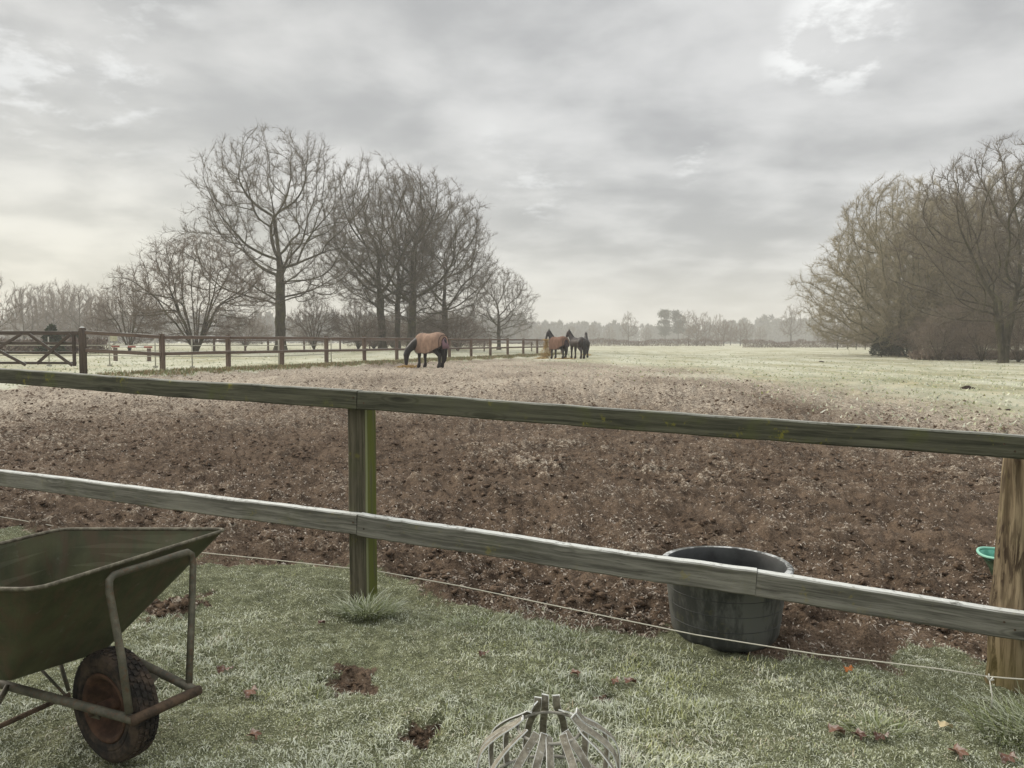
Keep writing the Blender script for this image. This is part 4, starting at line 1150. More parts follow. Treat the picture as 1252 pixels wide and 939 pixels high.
horse(h4[0], 57.5, R(84), 'black horse seen end on, rightmost of the standing horses', False, None, M_HORSE, 0, 0, .93, .0)

def hay(name, label, cx, cy, rx, ry, h, n, seed, hang=0.0):
    rg = np.random.default_rng(seed)
    if hang:
        z = rg.random(n) ** 1.1 * hang; sp = (.16 + .20 * (1 - z / hang)) * (1 + .35 * np.sin(z * 5)); x = rg.normal(0, 1, n) * sp * .55; y = rg.normal(0, 1, n) * sp * .4
    else:
        r = np.sqrt(rg.random(n)); a = rg.random(n) * 6.283; x = r * np.cos(a) * rx; y = r * np.sin(a) * ry; z = h * (1 - r ** 2) * rg.random(n)
    L = .08 + .14 * rg.random(n); az = rg.random(n) * 6.283; el = rg.normal(0, .4 if not hang else .9, n)
    d = np.stack([np.cos(az) * np.cos(el), np.sin(az) * np.cos(el), np.sin(el)], 1) * L[:, None]
    s = np.stack([-np.sin(az), np.cos(az), rg.normal(0, .8, n)], 1) * .009
    P = np.stack([x, y, np.maximum(z, .01)], 1)
    V = np.stack([P - d * .5 + s, P - d * .5 - s, P + d * .5], 1).reshape(-1, 3); V[:, 2] = np.maximum(V[:, 2], -.02)
    me = np_mesh(name, V, np.arange(n * 3).reshape(-1, 3), [M_HAY], {'hue': np.repeat(rg.random(n), 3)})
    tag(link(name, me, None, (cx, cy, float(gz(cx, cy)))), label, 'hay')
p = at(497, 447.5, 34.5); hay('hay_pile', 'flat pile of yellow hay under the nose of the grazing horse', p[0] + .05, 34.9, .62, .42, .15, 900, 1)
p = at(668, 441, 53); hay('hay_heap', 'tall strands of yellow hay hanging by the end of the paddock fence', p[0], 53.2, 0, 0, 0, 1600, 2, 1.35)
p = at(690, 441.5, 51.5); hay('hay_pile', 'scattered yellow hay at the hooves of the rugged standing horse', p[0], 51.4, .8, .35, .10, 700, 3)
p = at(662, 441.5, 52); hay('hay_pile', 'low heap of yellow hay against the last fence posts', p[0], 52.6, .5, .4, .12, 600, 4)
p = at(719, 431, 64); hay('hay_pile', 'small far heap of hay right of the horses', p[0], 66, .5, .4, .22, 300, 5)
p = at(636, 433, 62); hay('hay_pile', 'small heap of hay behind the end of the paddock fence', p[0], 64, .55, .4, .22, 300, 6)

def molehill(u, v, r, label):
    Y = 24.0
    for _ in range(6):
        q = at(u, v, Y); g = gzf(q[0], q[1]); Y = Y * (CAM_Z - g) / (CAM_Z - q[2])
    x, y = at(u, v, Y)[:2]; rg = random.Random(int(u)); vs, fs = [], []
    for i in range(6):
        k = i / 5
        for j in range(14):
            a = 2 * math.pi * j / 14; rr = r * (1 - k * .97) * (1 + rg.uniform(-.18, .18)); vs.append((rr * math.cos(a), rr * math.sin(a), r * .45 * math.sin(k * math.pi / 2) * (1 + rg.uniform(-.15, .15)) - .02))
    for i in range(5):
        for j in range(14): fs.append((i * 14 + j, i * 14 + (j + 1) % 14, (i + 1) * 14 + (j + 1) % 14, (i + 1) * 14 + j))
    me = bpy.data.meshes.new('molehill'); me.from_pydata(vs, [], fs); me.materials.append(M_MOLE)
    tag(link('molehill', me, None, (x, y, gzf(x, y))), label, 'molehill')
molehill(1183, 475, .22, 'dark molehill in the frosted field at the right')
molehill(1172, 496, .09, 'small low molehill nearest on the right side of the field')
molehill(1233, 501, .09, 'low molehill by the right edge of the photo')
molehill(1004, 443, .26, 'small distant molehill in the middle of the field')

# ------------------------------------------------------------------ trees
def grow(seed, H, stems, env, nattr, D, di=None, dk=None, upb=.12, outline=.22, shell=.75, lobes=0, lobe_r=1.4, keepdir=.75, wob=.07):
    """space colonisation: stems = list of polylines (local), env = [(height fraction, radius m)]"""
    rg = np.random.default_rng(seed)
    di = di or D * 6; dk = dk or D * 1.7
    eh = np.array([e[0] for e in env]) * H; er = np.array([e[1] for e in env])
    A = []; LC = None
    while len(A) < nattr:
        z = rg.uniform(eh[0], eh[-1], 400); r = np.interp(z, eh, er); a = rg.random(400) * 6.283
        keep = rg.random(400) < (r / er.max()) ** 1.3
        r = r * (1 + outline * 2 * (fbm(a * 1.6 + seed, z * 3.2 / H + seed, 2, seed) - .5) + .12 * rg.normal(0, .6, 400))
        rr = r * rg.random(400) ** (.5 * shell)
        P = np.stack([rr * np.cos(a), rr * np.sin(a), z], 1)[keep]
        if lobes:
            if LC is None:
                LC = P[:0]
            if len(LC) < lobes:
                LC = np.concatenate([LC, P])[:lobes]; LR = lobe_r * (.6 + .8 * rg.random(len(LC))); continue
            dm = (np.linalg.norm(P[:, None] - LC[None], axis=2) / LR[None]).min(1)
            P = P[(dm < 1) | (rg.random(len(P)) < .12)]
        A += P.tolist()
    A = np.array(A[:nattr])
    nodes, par = [], []
    for st in stems:
        prev = -1 if not nodes else 0
        for i, p in enumerate(st):
            if i == 0 and nodes: continue
            nodes.append(np.array(p, float)); par.append(prev); prev = len(nodes) - 1
    alive = np.ones(len(A), bool)
    kd_pts = nodes
    near_i = np.full(len(A), -1); near_d = np.full(len(A), 1e9)
    def update(start):
        N = np.array(nodes[start:])
        for c in range(0, len(A), 800):
            sl = slice(c, c + 800)
            d = np.linalg.norm(A[sl][:, None] - N[None], axis=2); j = d.argmin(1); dm = d[np.arange(len(j)), j]
            b = dm < near_d[sl]; near_d[sl] = np.where(b, dm, near_d[sl]); near_i[sl] = np.where(b, j + start, near_i[sl])
    update(0)
    seen = set()
    for it in range(140):
        act = alive & (near_d < (di if it > 12 else di * 4))
        if not act.any(): break
        idx = near_i[act]; N = np.array(nodes)
        v = A[act] - N[idx]; v /= np.linalg.norm(v, axis=1)[:, None] + 1e-9
        acc = np.zeros_like(N); np.add.at(acc, idx, v)
        start = len(nodes)
        for i in np.unique(idx):
            d = acc[i]; d = d / (np.linalg.norm(d) + 1e-9); d = d + np.array((0, 0, upb)) + rg.normal(0, wob, 3)
            if par[i] >= 0:
                pd = nodes[i] - nodes[par[i]]; pd = pd / (np.linalg.norm(pd) + 1e-9)
                if d.dot(pd) < .12: continue          # twigs do not double back
                d = d + keepdir * pd
            d /= np.linalg.norm(d); q = nodes[i] + d * D
            key = (i, round(q[0] / D * 2), round(q[1] / D * 2), round(q[2] / D * 2))
            if key in seen: continue
            seen.add(key); nodes.append(q); par.append(int(i))
        if len(nodes) == start: break
        update(start); alive &= near_d > dk
        if len(nodes) > 12000: break
    return np.array(nodes), np.array(par)

def tree_meshes(nodes, par, base_r, tip_r=.012, split=.035, twigs=3.0, tw_len=.8, seed=0, droop=.2, sub=2, tw_r=.009, mats=(None, None), flare=.5, spread=.62):
    rg = np.random.default_rng(seed + 5)
    n = len(nodes); cnt = np.zeros(n); kids = [[] for _ in range(n)]
    for i in range(n):
        if par[i] >= 0: kids[par[i]].append(i)
    for i in range(n - 1, -1, -1):
        if not kids[i]: cnt[i] = 1
        if par[i] >= 0: cnt[par[i]] += cnt[i]
    # nodes were appended parents-first so one reverse pass is enough
    p = math.log(base_r / tip_r) / math.log(max(cnt.max(), 2)); rad = tip_r * cnt ** p
    zmin = nodes[0][2]
    hh = np.clip(1 - (nodes[:, 2] - zmin) / 1.2, 0, 1); rad = rad * (1 + flare * hh ** 2 * (rad > base_r * .35))
    V, Fc = [], []; V2, F2 = [], []
    def chain(start):
        ch = [start]; i = start
        while kids[i]:
            ks = sorted(kids[i], key=lambda k: -cnt[k]); nxt = ks[0]
            for k in ks[1:]: todo.append((i, k))
            ch.append(nxt); i = nxt
        return ch
    todo = [(-1, 0)]
    while todo:
        pp, s = todo.pop()
        ch = chain(s); pts = ([nodes[pp]] if pp >= 0 else []) + [nodes[i] for i in ch]
        rr = ([min(rad[s], rad[pp])] if pp >= 0 else []) + [rad[i] for i in ch]
        if len(pts) < 2: continue
        thick = rr[0] > split
        m = 9 if rr[0] > .2 else (6 if rr[0] > .08 else (5 if thick else 3))
        VV, FF = (V, Fc) if thick else (V2, F2)
        P = np.array(pts); T = np.gradient(P, axis=0); T /= np.linalg.norm(T, axis=1)[:, None] + 1e-9
        u = np.cross(T[0], (0.31, .95, .05)); u /= np.linalg.norm(u) + 1e-9; b0 = len(VV)
        for k in range(len(P)):
            u = u - T[k] * u.dot(T[k]); u /= np.linalg.norm(u) + 1e-9; q = np.cross(T[k], u)
            for j in range(m):
                a = 2 * math.pi * j / m; VV.append(P[k] + u * (rr[k] * math.cos(a)) + q * (rr[k] * math.sin(a)))
        for k in range(len(P) - 1):
            for j in range(m):
                j2 = (j + 1) % m; a, b_, c, d = b0 + k * m + j, b0 + k * m + j2, b0 + (k + 1) * m + j2, b0 + (k + 1) * m + j
                FF.append((a, b_, c)); FF.append((a, c, d))
    # fine twigs
    idx = np.where((rad < split * 1.6) & (par >= 0))[0]
    k = rg.choice(idx, int(len(idx) * twigs))
    t = rg.random(len(k))[:, None]; S = nodes[k] * t + nodes[par[k]] * (1 - t)
    nd = nodes[k] - nodes[par[k]]; nd /= np.linalg.norm(nd, axis=1)[:, None] + 1e-9
    def spikes(S, nd, L, r, sp, dr):
        d = nd * .75 + rg.normal(0, sp * .6, S.shape); d[:, 2] += dr; d /= np.linalg.norm(d, axis=1)[:, None]
        u = np.cross(d, rg.normal(0, 1, S.shape)); u /= np.linalg.norm(u, axis=1)[:, None] + 1e-9; q = np.cross(d, u)
        E = S + d * L[:, None]
        ring = [S + u * (r * math.cos(a)) + q * (r * math.sin(a)) for a in (0, 2.09, 4.19)]
        return np.stack(ring + [E], 1).reshape(-1, 3), d, E
    allV = []
    L = tw_len * (.35 + .75 * rg.random(len(k)))
    v, d, E = spikes(S, nd, L, tw_r, spread, droop); allV.append(v)
    if sub:
        rep = np.repeat(np.arange(len(k)), sub); tt = rg.random(len(rep))[:, None] * .8 + .15
        S2 = S[rep] * (1 - tt) + E[rep] * tt
        v2, _, _ = spikes(S2, d[rep], L[rep] * (.35 + .35 * rg.random(len(rep))), tw_r * .72, spread * 1.05, droop * 1.0); allV.append(v2)
    TV = np.concatenate(allV); b = np.arange(len(TV) // 4)[:, None] * 4
    TF = np.concatenate([b + np.array([[0, 1, 3]]), b + np.array([[1, 2, 3]]), b + np.array([[2, 0, 3]])])
    o2 = len(V2)
    CV = np.concatenate([np.array(V2).reshape(-1, 3), TV]); CF = np.concatenate([np.array(F2, int).reshape(-1, 3), TF + o2])
    tr = np_mesh('trunk', np.array(V), np.array(Fc), [mats[0]], None, True)
    cr = np_mesh('crown', CV, CF, [mats[1]])
    return tr, cr

def stem(seed, h, n, lean=(0, 0), wob=.05):
    rg = random.Random(seed); pts = []
    for i in range(n + 1):
        k = i / n; pts.append((lean[0] * k + rg.uniform(-wob, wob) * (i > 0), lean[1] * k + rg.uniform(-wob, wob) * (i > 0), h * k))
    return pts
TREECOUNT = {}
def plant(name, label, cat, x, y, tr, cr, rz=0, s=(1, 1, 1), group=None, z=None):
    t = thing(name, label, cat, (x, y, (gzf(x, y) if z is None else z) - .05), group, rz); t.scale = s
    link('trunk', tr, t); link('crown', cr, t)
    return t

# big single oak left of centre
T_OAK = grow(3, 21.4, [stem(1, 8.5, 12, (.1, 0), .06)], [(.20, 3.6), (.25, 7.6), (.36, 9.4), (.54, 10.4), (.70, 9.0), (.83, 7.4), (.93, 5.0), (.98, 3.0), (1.0, 2.0)], 6200, .34, 3.4, .60, .16, .42, .58, 95, 1.5, .7)
OAK = tree_meshes(*T_OAK, .50, .013, .034, 2.8, .95, 1, .22, 2, .013, (M_BARK, M_TWIG))
p = at(343, 429, 75)
plant('oak_tree', 'tallest bare oak with a clear trunk standing left of centre', 'tree', p[0], 75, *OAK)
# group of oaks
T_OAKB = grow(8, 20.5, [stem(4, 6.5, 10, (-.3, 0), .06)], [(.22, 3.6), (.32, 5.8), (.5, 6.6), (.68, 6.4), (.86, 5.2), (.96, 3.4), (1.0, 2.2)], 4400, .34, 3.0, .62, .20, .36, .66, 75, 1.5)
OAKB = tree_meshes(*T_OAKB, .42, .013, .034, 3.0, .95, 2, .2, 2, .0135, (M_BARK, M_TWIG))
T_OAKC = grow(9, 20, [stem(6, 6.5, 10, (.3, 0), .06)], [(.12, 3.4), (.25, 6.2), (.45, 7.6), (.65, 7.4), (.84, 5.8), (.96, 3.8), (1.0, 2.2)], 5000, .34, 3.0, .62, .19, .34, .66, 85, 1.5)
OAKC = tree_meshes(*T_OAKC, .42, .013, .034, 3.2, .95, 3, .12, 2, .0135, (M_BARK, M_TWIG))
p = at(468, 424, 85); plant('oak_tree', 'left trunk of the close oak group behind the grazing horse', 'tree', p[0], 85, *OAKB, 0, (1, 1, 1.02))
p = at(484, 424, 90); plant('oak_tree', 'slender middle trunk of the close oak group behind the grazing horse', 'tree', p[0], 91, *OAKB, 2.2, (.8, .8, .98))
p = at(501, 424, 85); plant('oak_tree', 'right trunk of the close oak group behind the grazing horse', 'tree', p[0], 86, *OAKC, .4, (1.12, 1.12, .99))
p = at(545, 423, 95); plant('oak_tree', 'lower wide oak at the right end of the close oak group', 'tree', p[0], 96, *OAKC, 2.6, (.92, .92, .90))
# small round tree right of the group
p = at(610, 422, 110); plant('oak_tree', 'smaller round bare tree between the oak group and the horses', 'tree', p[0], 110, *OAKC, 4.4, (.66, .66, .59))
# many-stemmed shrubs
def shrub_stems(seed, n, h, out):
    rg = random.Random(seed); S = []
    for k in range(n):
        a = 2 * math.pi * k / n + rg.uniform(-.3, .3); l = out * rg.uniform(.3, 1)
        S.append([(0, 0, 0)] + [(math.cos(a) * l * t ** 1.2 + .12 * math.cos(a), math.sin(a) * l * t ** 1.2 + .12 * math.sin(a), h * t * rg.uniform(.92, 1.05)) for t in (.15, .35, .55, .75, .95)])
    return S
T_SH = grow(15, 9.6, shrub_stems(3, 15, 4.4, 2.9), [(.06, 2.5), (.2, 4.6), (.4, 6.2), (.6, 6.0), (.8, 4.2), (1.0, 1.6)], 4800, .32, 2.6, .50, .22, .25, .75, 90, 1.3)
SHR = tree_meshes(*T_SH, .26, .012, .030, 2.8, .9, 4, .2, 2, .0125, (M_BARK, M_TWIGG), .1)
p = at(240, 430, 64); plant('hazel_shrub', 'wide many stemmed bare shrub left of the tallest oak', 'shrub', p[0], 64, *SHR)
p = at(158, 428, 74); plant('hazel_shrub', 'lower bare shrub at the left foot of the wide many stemmed shrub', 'shrub', p[0], 74, *SHR, 2.0, (.55, .55, .70))
p = at(384, 428, 80); plant('hazel_shrub', 'small bare shrub just right of the tallest oak trunk', 'shrub', p[0], 80, *SHR, 1.1, (.46, .46, .58))
p = at(438, 428, 82); plant('hazel_shrub', 'small many stemmed shrub between tallest oak and oak group', 'shrub', p[0], 82, *SHR, 4.1, (.46, .46, .55))
SHRR = (SHR[0], SHR[1].copy()); SHRR[1].materials[0] = M_TWIGR
p = at(560, 425, 93); plant('hazel_shrub', 'russet thicket shrub at the right foot of the oak group', 'shrub', p[0], 93, *SHRR, 5.0, (.6, .6, .42))
p = at(455, 425, 93); plant('hazel_shrub', 'russet thicket shrub at the left foot of the oak group', 'shrub', p[0], 94, *SHRR, 2.0, (.55, .55, .40))
p = at(512, 425, 98); plant('hazel_shrub', 'russet thicket shrub right behind the grazing horse', 'shrub', p[0], 98, *SHRR, 1.2, (.6, .6, .45))
p = at(540, 425, 105); plant('hazel_shrub', 'russet thicket shrub under the right half of the oak group', 'shrub', p[0], 105, *SHRR, .6, (.85, .85, .55))
p = at(480, 425, 112); plant('hazel_shrub', 'russet thicket shrub behind the trunks of the oak group', 'shrub', p[0], 112, *SHRR, 3.6, (.75, .75, .50))
p = at(300, 425, 118); plant('hazel_shrub', 'far hazy shrub seen between wide shrub and tallest oak', 'shrub', p[0], 118, *SHRR, 3.0, (.7, .7, .5))

# right-hand group
T_BE = grow(21, 18, [stem(9, 4.0, 7, (.2, 0), .06)], [(.05, 5.5), (.10, 7.8), (.22, 9.2), (.42, 9.6), (.62, 8.4), (.80, 6.2), (.93, 3.8), (1.0, 1.8)], 7200, .37, 3.0, .62, .17, .26, .62, 0, 1.6, .55)
BEE = tree_meshes(*T_BE, .50, .013, .036, 5.6, .9, 5, .25, 2, .014, (M_BARKB, M_TWIGB), .3, .95)
p = at(1098, 434, 78); plant('beech_tree', 'broad dense bare tree with a rounded crown in the right background', 'tree', p[0], 78, *BEE, .3, (1.0, 1.0, 1.0))
p = at(1168, 436, 72); plant('beech_tree', 'dense bare tree between the rounded crown and the right oak', 'tree', p[0], 73, *BEE, 2.9, (.72, .72, .86))
p = at(1122, 433, 92); plant('beech_tree', 'dense bare tree hidden behind the rounded crown', 'tree', p[0], 92, *BEE, 1.4, (.95, .95, 1.05))
T_RO = grow(23, 16, [stem(2, 4.5, 8, (-.7, 0), .05), stem(7, 5.2, 9, (.8, .1), .05), stem(8, 4.5, 8, (.1, .6), .05)], [(.16, 4.0), (.28, 6.2), (.5, 7.0), (.7, 6.4), (.88, 4.4), (1.0, 1.6)], 4800, .34, 2.8, .60, .16, .28, .75, 70, 1.5)
ROK = tree_meshes(*T_RO, .34, .013, .034, 4.2, .85, 6, .22, 2, .0125, (M_BARK, M_TWIG), .2)
p = at(1236, 436, 76); plant('beech_tree', 'dense bare tree filling the right edge behind the forked oak', 'tree', p[0], 77, *BEE, 4.6, (.8, .8, 1.05))
p = at(1226, 443, 53); plant('oak_tree', 'forked bare oak cut by the right edge of the photo', 'tree', p[0], 53, *ROK, 0, (1, 1, .95))
p = at(1300, 445, 57); plant('oak_tree', 'bare oak mostly outside the right edge', 'tree', p[0], 58, *ROK, 2.1, (.9, .9, .95))
SHRB = (SHR[0], SHR[1].copy()); SHRB[1].materials[0] = M_TWIGG
for (u, Y, s, sz, rz, lab, mm) in ((1130, 70, .42, .40, .2, 'low bare bush right of the dark evergreen bushes', SHRR), (1165, 64, .48, .48, 1.3, 'pale bare bush in front of the right woodland edge', SHRB), (1200, 58, .34, .32, 2.2, 'small bare bush at the foot of the forked oak', SHRB),
                            (1245, 55, .38, .36, 3.1, 'bare bush by the right edge under the forked oak', SHRR), (1095, 84, .6, .42, 4.0, 'russet bush low under the rounded crown', SHRR), (1148, 60, .30, .34, 5.2, 'twiggy bare bush at the front of the right woodland edge', SHRB), (1185, 66, .52, .55, 2.7, 'tall bare bush between the dense tree and the forked oak', SHRR), (1278, 52, .34, .34, .9, 'bare bush beyond the right edge under the oak', SHRB)):
    p = at(u, 437, Y); plant('bare_bush', lab, 'bush', p[0], Y, *mm, rz, (s, s, sz))

def leafy(name, label, x, y, H, Rr, m, n, seed, cone=False, leafsz=.12):
    rg = np.random.default_rng(seed)
    h = rg.random(n) ** (1.3 if cone else .9); a = rg.random(n) * 6.283
    env = (1 - h) ** .9 if cone else np.sqrt(np.clip(1 - (h * 1.02) ** 2.2, 0, 1))
    tier = .75 + .35 * np.abs(np.sin(h * H * 5)) if cone else .75 + .4 * fbm(a * 2, h * 4, 2, seed)
    r = Rr * env * tier * rg.random(n) ** .4
    P = np.stack([r * np.cos(a), r * np.sin(a), .12 + h * (H - .12) - (r * .35 if cone else 0)], 1)
    d = rg.normal(0, 1, (n, 3)); d[:, :2] += np.stack([np.cos(a), np.sin(a)], 1) * 1.2; d /= np.linalg.norm(d, axis=1)[:, None]
    u = np.cross(d, rg.normal(0, 1, (n, 3))); u /= np.linalg.norm(u, axis=1)[:, None]
    L = leafsz * (.6 + .8 * rg.random(n))[:, None]
    V = np.stack([P, P + d * L * .5 + u * L * .3, P + d * L, P + d * L * .5 - u * L * .3], 1).reshape(-1, 3)
    me = np_mesh('foliage', V, np.arange(n * 4).reshape(-1, 4), [m])
    t = thing(name, label, 'tree' if cone else 'bush', (x, y, gzf(x, y)))
    link('crown', me, t)
    b = MB(); b.tube([(0, 0, -.2), (0, 0, H * .5), (0, 0, H * .9)], [Rr * .05, Rr * .03, .01], 7); b.build('trunk', M_BARK, t, rel=False)
    return t
p = at(1078, 434, 75); leafy('evergreen_bush', 'dark evergreen bush, left of the pair at the woodland edge', p[0], 75, 1.9, 1.1, M_HOLLY, 2600, 3, False, .16)
p = at(1108, 436, 73); leafy('evergreen_bush', 'dark evergreen bush, right of the pair at the woodland edge', p[0], 73, 2.5, 1.4, M_HOLLY, 3200, 4, False, .16)
p = at(1090, 432, 79); leafy('evergreen_bush', 'taller dark evergreen bush behind the pair at the woodland edge', p[0], 79, 3.2, 1.2, M_HOLLY, 3000, 9, False, .16)
p = at(64, 425, 60); leafy('fir_tree', 'small dark green fir behind the field gate', p[0], 60, 2.1, 1.15, M_FIR, 1100, 5, True, .34)
p = at(84, 425, 68); leafy('evergreen_bush', 'dark rounded evergreen bush behind the right half of the gate', p[0], 68, 1.7, 2.3, M_HOLLY, 2600, 6, False, .2)

# birch at the far left edge
T_BI = grow(31, 9, [stem(3, 2.2, 5, (0, 0), .03)], [(.2, 1.6), (.4, 2.6), (.65, 2.2), (.85, 1.2), (1.0, .4)], 420, .34, 3, .75, .3, .25)
BIR = tree_meshes(*T_BI, .10, .010, .022, 2.6, .7, 7, .35, 2, .013, (M_TWIG, M_TWIGG), .1)
p = at(-2, 428, 72); plant('birch_tree', 'thin pale bare tree at the left edge of the photo', 'tree', p[0], 72, *BIR, 0, (1, 1, .95))

# distant trees: a few light meshes shared between many
T_FA = grow(41, 12, [stem(5, 3.4, 4, (.1, 0), .05)], [(.20, 2.6), (.34, 4.4), (.58, 4.8), (.8, 3.4), (1.0, 1.2)], 900, .5, 3.6, .95, .18, .3, .75, 34, 1.1)
FAR = tree_meshes(*T_FA, .26, .02, .05, 5.0, 1.1, 8, .25, 2, .026, (M_BARK, M_TWIGG), .2)
T_FB = grow(43, 12, [stem(6, 2.4, 4, (.1, 0), .05)], [(.10, 3.0), (.25, 4.2), (.5, 4.2), (.8, 2.8), (1.0, 1.0)], 900, .5, 3.6, .95, .24, .3, .75, 34, 1.1)
FARB = tree_meshes(*T_FB, .22, .02, .05, 6.0, 1.1, 9, .35, 2, .028, (M_BARK, M_TWIGR), .2)
far_list = [  # photo column, distance, height m, width factor, mesh, rz, label
    (768, 260, 10.5, .75, FAR, 0.0, 'lone small bare tree above the far hedge, left of the tall pines'),
    (842, 235, 10.0, .80, FAR, 1.0, 'rounded bare tree just right of the tall pines'),
    (862, 240, 10.0, .75, FARB, 2.0, 'upright bare tree, second to the right of the tall pines'),
    (878, 245, 9.5, .8, FARB, 3.0, 'upright bare tree, third to the right of the tall pines'),
    (893, 255, 8.0, .9, FARB, 4.0, 'lower russet tree, fourth to the right of the tall pines'),
    (912, 270, 8.4, .9, FAR, 5.0, 'soft round tree in front of the wooded hill'),
    (967, 225, 11.2, .72, FAR, 2.4, 'lone tall pale tree above the far hedge near the right wood'),
    (930, 280, 6.5, 1.0, FARB, .7, 'low russet tree in front of the wooded hill'),
    (1000, 230, 6.5, .7, FAR, 1.7, 'small hazy tree left of the row of thin trunks'),
    (725, 300, 7.5, 1.0, FARB, 2.9, 'low russet tree right behind the horses'),
    (700, 310, 7.0, 1.0, FAR, 3.9, 'low hazy tree behind the standing horses'),
    (745, 310, 7.0, 1.0, FARB, 5.9, 'low hazy tree left of the lone small bare tree'),
    (790, 300, 6.5, 1.0, FARB, 4.7, 'low hazy tree left foot of the tall pines'),
    (660, 320, 8.0, 1.0, FAR, .4, 'low hazy tree left behind the standing horses'),
    (1024, 150, 7.0, .55, FAR, 1.1, 'first thin tree from the left in the row at the right wood'),
    (1036, 158, 7.0, .55, FARB, 2.1, 'second thin tree in the row at the right wood'),
    (1047, 150, 7.5, .55, FARB, 3.3, 'third thin tree in the row at the right wood'),
    (1058, 146, 7.5, .55, FARB, 4.4, 'fourth thin tree in the row at the right wood'),
    (1070, 138, 7.5, .55, FAR, 5.5, 'fifth thin tree in the row at the right wood'),
    (40, 185, 13.5, .85, FAR, .5, 'hazy bare tree behind the gate, leftmost of the left wood'),
    (56, 190, 14.5, .8, FARB, 1.5, 'hazy bare tree in the left wood above the small fir'),
    (74, 185, 14.5, .8, FAR, 2.5, 'hazy bare tree in the middle of the left wood'),
    (90, 180, 13.5, .8, FARB, 3.5, 'hazy bare tree in the left wood above the gate post'),
    (107, 190, 13.8, .8, FAR, 4.5, 'hazy bare tree in the left wood right of the gate post'),
    (124, 185, 12.8, .8, FARB, 5.6, 'rightmost hazy bare tree of the left wood'),
    (18, 200, 9.0, .9, FARB, 0.9, 'low hazy tree at the left edge behind the birch'),
    (140, 200, 11.0, .9, FAR, 1.9, 'hazy tree behind the left side of the wide shrub'),
    (320, 210, 9.0, 1.0, FARB, 2.2, 'hazy tree behind the gap left of the tallest oak'),
    (372, 220, 9.0, 1.0, FAR, 3.2, 'hazy tree behind the gap right of the tallest oak'),
    (420, 225, 8.0, 1.0, FARB, 4.1, 'hazy tree behind the small shrubs left of the oak group'),
    (570, 240, 8.5, 1.0, FARB, 5.2, 'hazy tree behind the right side of the oak group'),
    (30, 150, 12.0, .9, FARB, 2.7, 'hazy bushy tree in front of the left wood by the left edge'),
    (66, 160, 12.5, .9, FARB, 0.2, 'hazy bushy tree in front of the left wood above the fir'),
    (98, 155, 12.0, .9, FAR, 5.1, 'hazy bushy tree in front of the left wood above the gate post'),
    (120, 150, 10.5, .9, FARB, 4.9, 'hazy bushy tree at the right end of the left wood'),
    (852, 215, 7.5, 1.1, FARB, 1.3, 'low bushy tree under the upright trees right of the pines'),
    (885, 220, 7.0, 1.1, FARB, 3.6, 'low bushy tree between the upright trees and the soft round tree'),
    (905, 215, 6.0, 1.1, FARB, 5.4, 'low bushy tree under the soft round tree'),
    (640, 250, 7.0, 1.0, FAR, 6.0, 'hazy tree in the gap right of the small round tree'),
]
for (u, Y, h, wf, mm, rz, lab) in far_list:
    if Y > 170: Y, h = Y * 1.3, h * 1.38 + .4
    p = at(u, 424, Y); k = h / 12
    plant('bare_tree', lab, 'tree', p[0], Y, *mm, rz, (k * wf, k * wf, k), 'distant bare trees')

# pair of tall pines
def pine(label, x, y, H, seed):
    rg = np.random.default_rng(seed); t = thing('pine_tree', label, 'tree', (x, y, gzf(x, y)), 'distant pines')
    b = MB(); b.tube([(0, 0, -.3), (.1, 0, H * .5), (0, .1, H * .95)], [.24, .17, .05], 7)
    cl = []
    for k in range(26):
        z = H * (.30 + .68 * rg.random()); a = rg.random() * 6.283; r = H * .13 * (1.15 - abs(z / H - .75)) * rg.random() ** .5
        c = (r * math.cos(a), r * math.sin(a), z); cl.append(c); b.tube([(0, 0, z - r * .3), c], [.05, .02], 4)
    b.build('trunk', M_BARK, t, rel=False)
    P = np.concatenate([rg.normal(0, 1, (110, 3)) * np.array((1.0, 1.0, .55)) + np.array(c) for c in cl]); n = len(P)
    d = rg.normal(0, 1, (n, 3)); u = np.cross(d, rg.normal(0, 1, (n, 3))); d /= np.linalg.norm(d, axis=1)[:, None]; u /= np.linalg.norm(u, axis=1)[:, None]
    V = np.stack([P - u * .2, P + u * .2, P + d * .9], 1).reshape(-1, 3)
    link('crown', np_mesh('crown', V, np.arange(n * 3).reshape(-1, 3), [M_PINE]), t)
p = at(813, 424, 400); pine('left one of two tall pines standing above the far hedge', p[0], 400, 18.0, 1)
p = at(829, 424, 404); pine('right one of two tall pines standing above the far hedge', p[0], 404, 19.3, 2)

# hedges along the far edge of the field
def hedge(label, u0, u1, Y, h, n, seed):
    rg = np.random.default_rng(seed); a, c = at(u0, 424, Y), at(u1, 424, Y)
    x = a[0] + (c[0] - a[0]) * rg.random(n); hh = h * (.55 + .8 * fbm(x * .35, x * 0, 3, seed)); y = Y + rg.normal(0, .7, n); z = rg.random(n) * hh
    d = rg.normal(0, 1, (n, 3)); d[:, 2] = np.abs(d[:, 2]) + .4; d /= np.linalg.norm(d, axis=1)[:, None]; u = np.cross(d, rg.normal(0, 1, (n, 3))); u /= np.linalg.norm(u, axis=1)[:, None]
    P = np.stack([x - a[0], y - Y, z], 1)
    V = np.stack([P - u * .05, P + u * .05, P + d * .5], 1).reshape(-1, 3)
    me = np_mesh('hedge', V, np.arange(n * 3).reshape(-1, 3), [M_HEDGE])
    tag(link('hedge', me, None, (a[0], Y, gzf(a[0], Y))), label, 'hedge')
hedge('long low brown hedge behind the horses at the end of the field', 640, 884, 205, 1.7, 9000, 1)
hedge('low frosted hedge in front of the right row of thin trees', 908, 1075, 190, 1.7, 7000, 2)
hedge('brambly frosted scrub at the foot of the right woodland', 1120, 1330, 62, .55, 5000, 3)
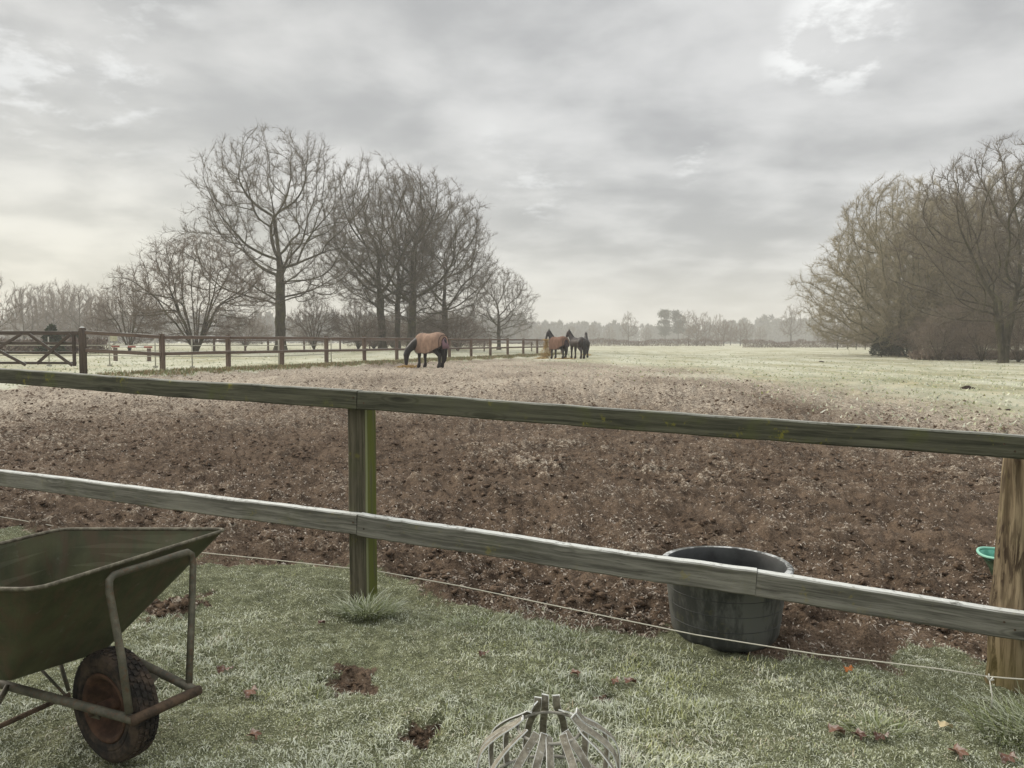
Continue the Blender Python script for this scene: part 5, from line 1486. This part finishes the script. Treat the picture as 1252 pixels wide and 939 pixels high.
hedge('low brown scrub behind the tape fence on the left', -40, 130, 62, .9, 3000, 4)
hedge('low brown scrub behind the oak group', 440, 600, 125, 1.2, 3000, 5)

# far-off woods that read as one mass
def forest(label, u0, u1, Y0, Y1, h, n, seed, prof=None):
    rg = np.random.default_rng(seed); Vs, Fs, o = [], [], 0
    for k in range(n):
        Y = rg.uniform(Y0, Y1); u = rg.uniform(u0, u1); x = at(u, 424, Y)[0]; H = h * rg.uniform(.7, 1.05) * (np.interp(u, *prof) if prof else 1)
        m = 115; zz = rg.random(m) ** .8; r = (.22 * H) * np.sqrt(np.clip(1 - zz ** 2, 0, 1)) * rg.random(m) ** .5; a = rg.random(m) * 6.283
        P = np.stack([x + r * np.cos(a), Y + r * np.sin(a), gzf(x, Y) + zz * H * .92], 1)
        d = rg.normal(0, .6, (m, 3)); d[:, 2] += 1; d /= np.linalg.norm(d, axis=1)[:, None]; w_ = np.cross(d, rg.normal(0, 1, (m, 3))); w_ /= np.linalg.norm(w_, axis=1)[:, None]
        s = H * .15; V = np.stack([P - w_ * s * .32, P + w_ * s * .32, P + d * s], 1).reshape(-1, 3)
        Vs.append(V); Fs.append(np.arange(m * 3).reshape(-1, 3) + o); o += m * 3
    me = np_mesh('far_wood', np.concatenate(Vs), np.concatenate(Fs), [M_FOREST])
    tag(link('far_wood', me), label, kind='stuff')
forest('hazy blue wood along the horizon', 520, 1160, 560, 700, 18, 620, 1, ([560, 640, 700, 800, 850, 900, 940, 985, 1040, 1120], [.85, .95, 1.05, .85, .8, 1.0, 1.25, 1.2, .85, .9]))
forest('hazy wood behind the left fence', -160, 640, 420, 540, 18, 520, 2)
forest('hazy wood behind the right trees', 1080, 1520, 420, 600, 19, 240, 3)

# haze
b = MB(); b.box((0, 0, 13.0), 2010, 2010, 34)
hz = b.build('haze', bpy.data.materials.new('haze'))
hm = hz.data.materials[0]; hm.use_nodes = True
hn = NT(hm.node_tree)
pvn = hn.n('ShaderNodeVolumePrincipled', {'Color': (.94, .935, .93, 1), 'Density': .00105})
hn.n('ShaderNodeOutputMaterial', {'Volume': pvn.outputs[0]})
hz['kind'] = 'stuff'
for m in sorted(bpy.data.meshes, key=lambda m: -len(m.polygons))[:22]: print('MESH', m.name, len(m.polygons))
tris = sum(sum(len(p.vertices) - 2 for p in m.polygons) for m in bpy.data.meshes)
print('TRIS', tris)
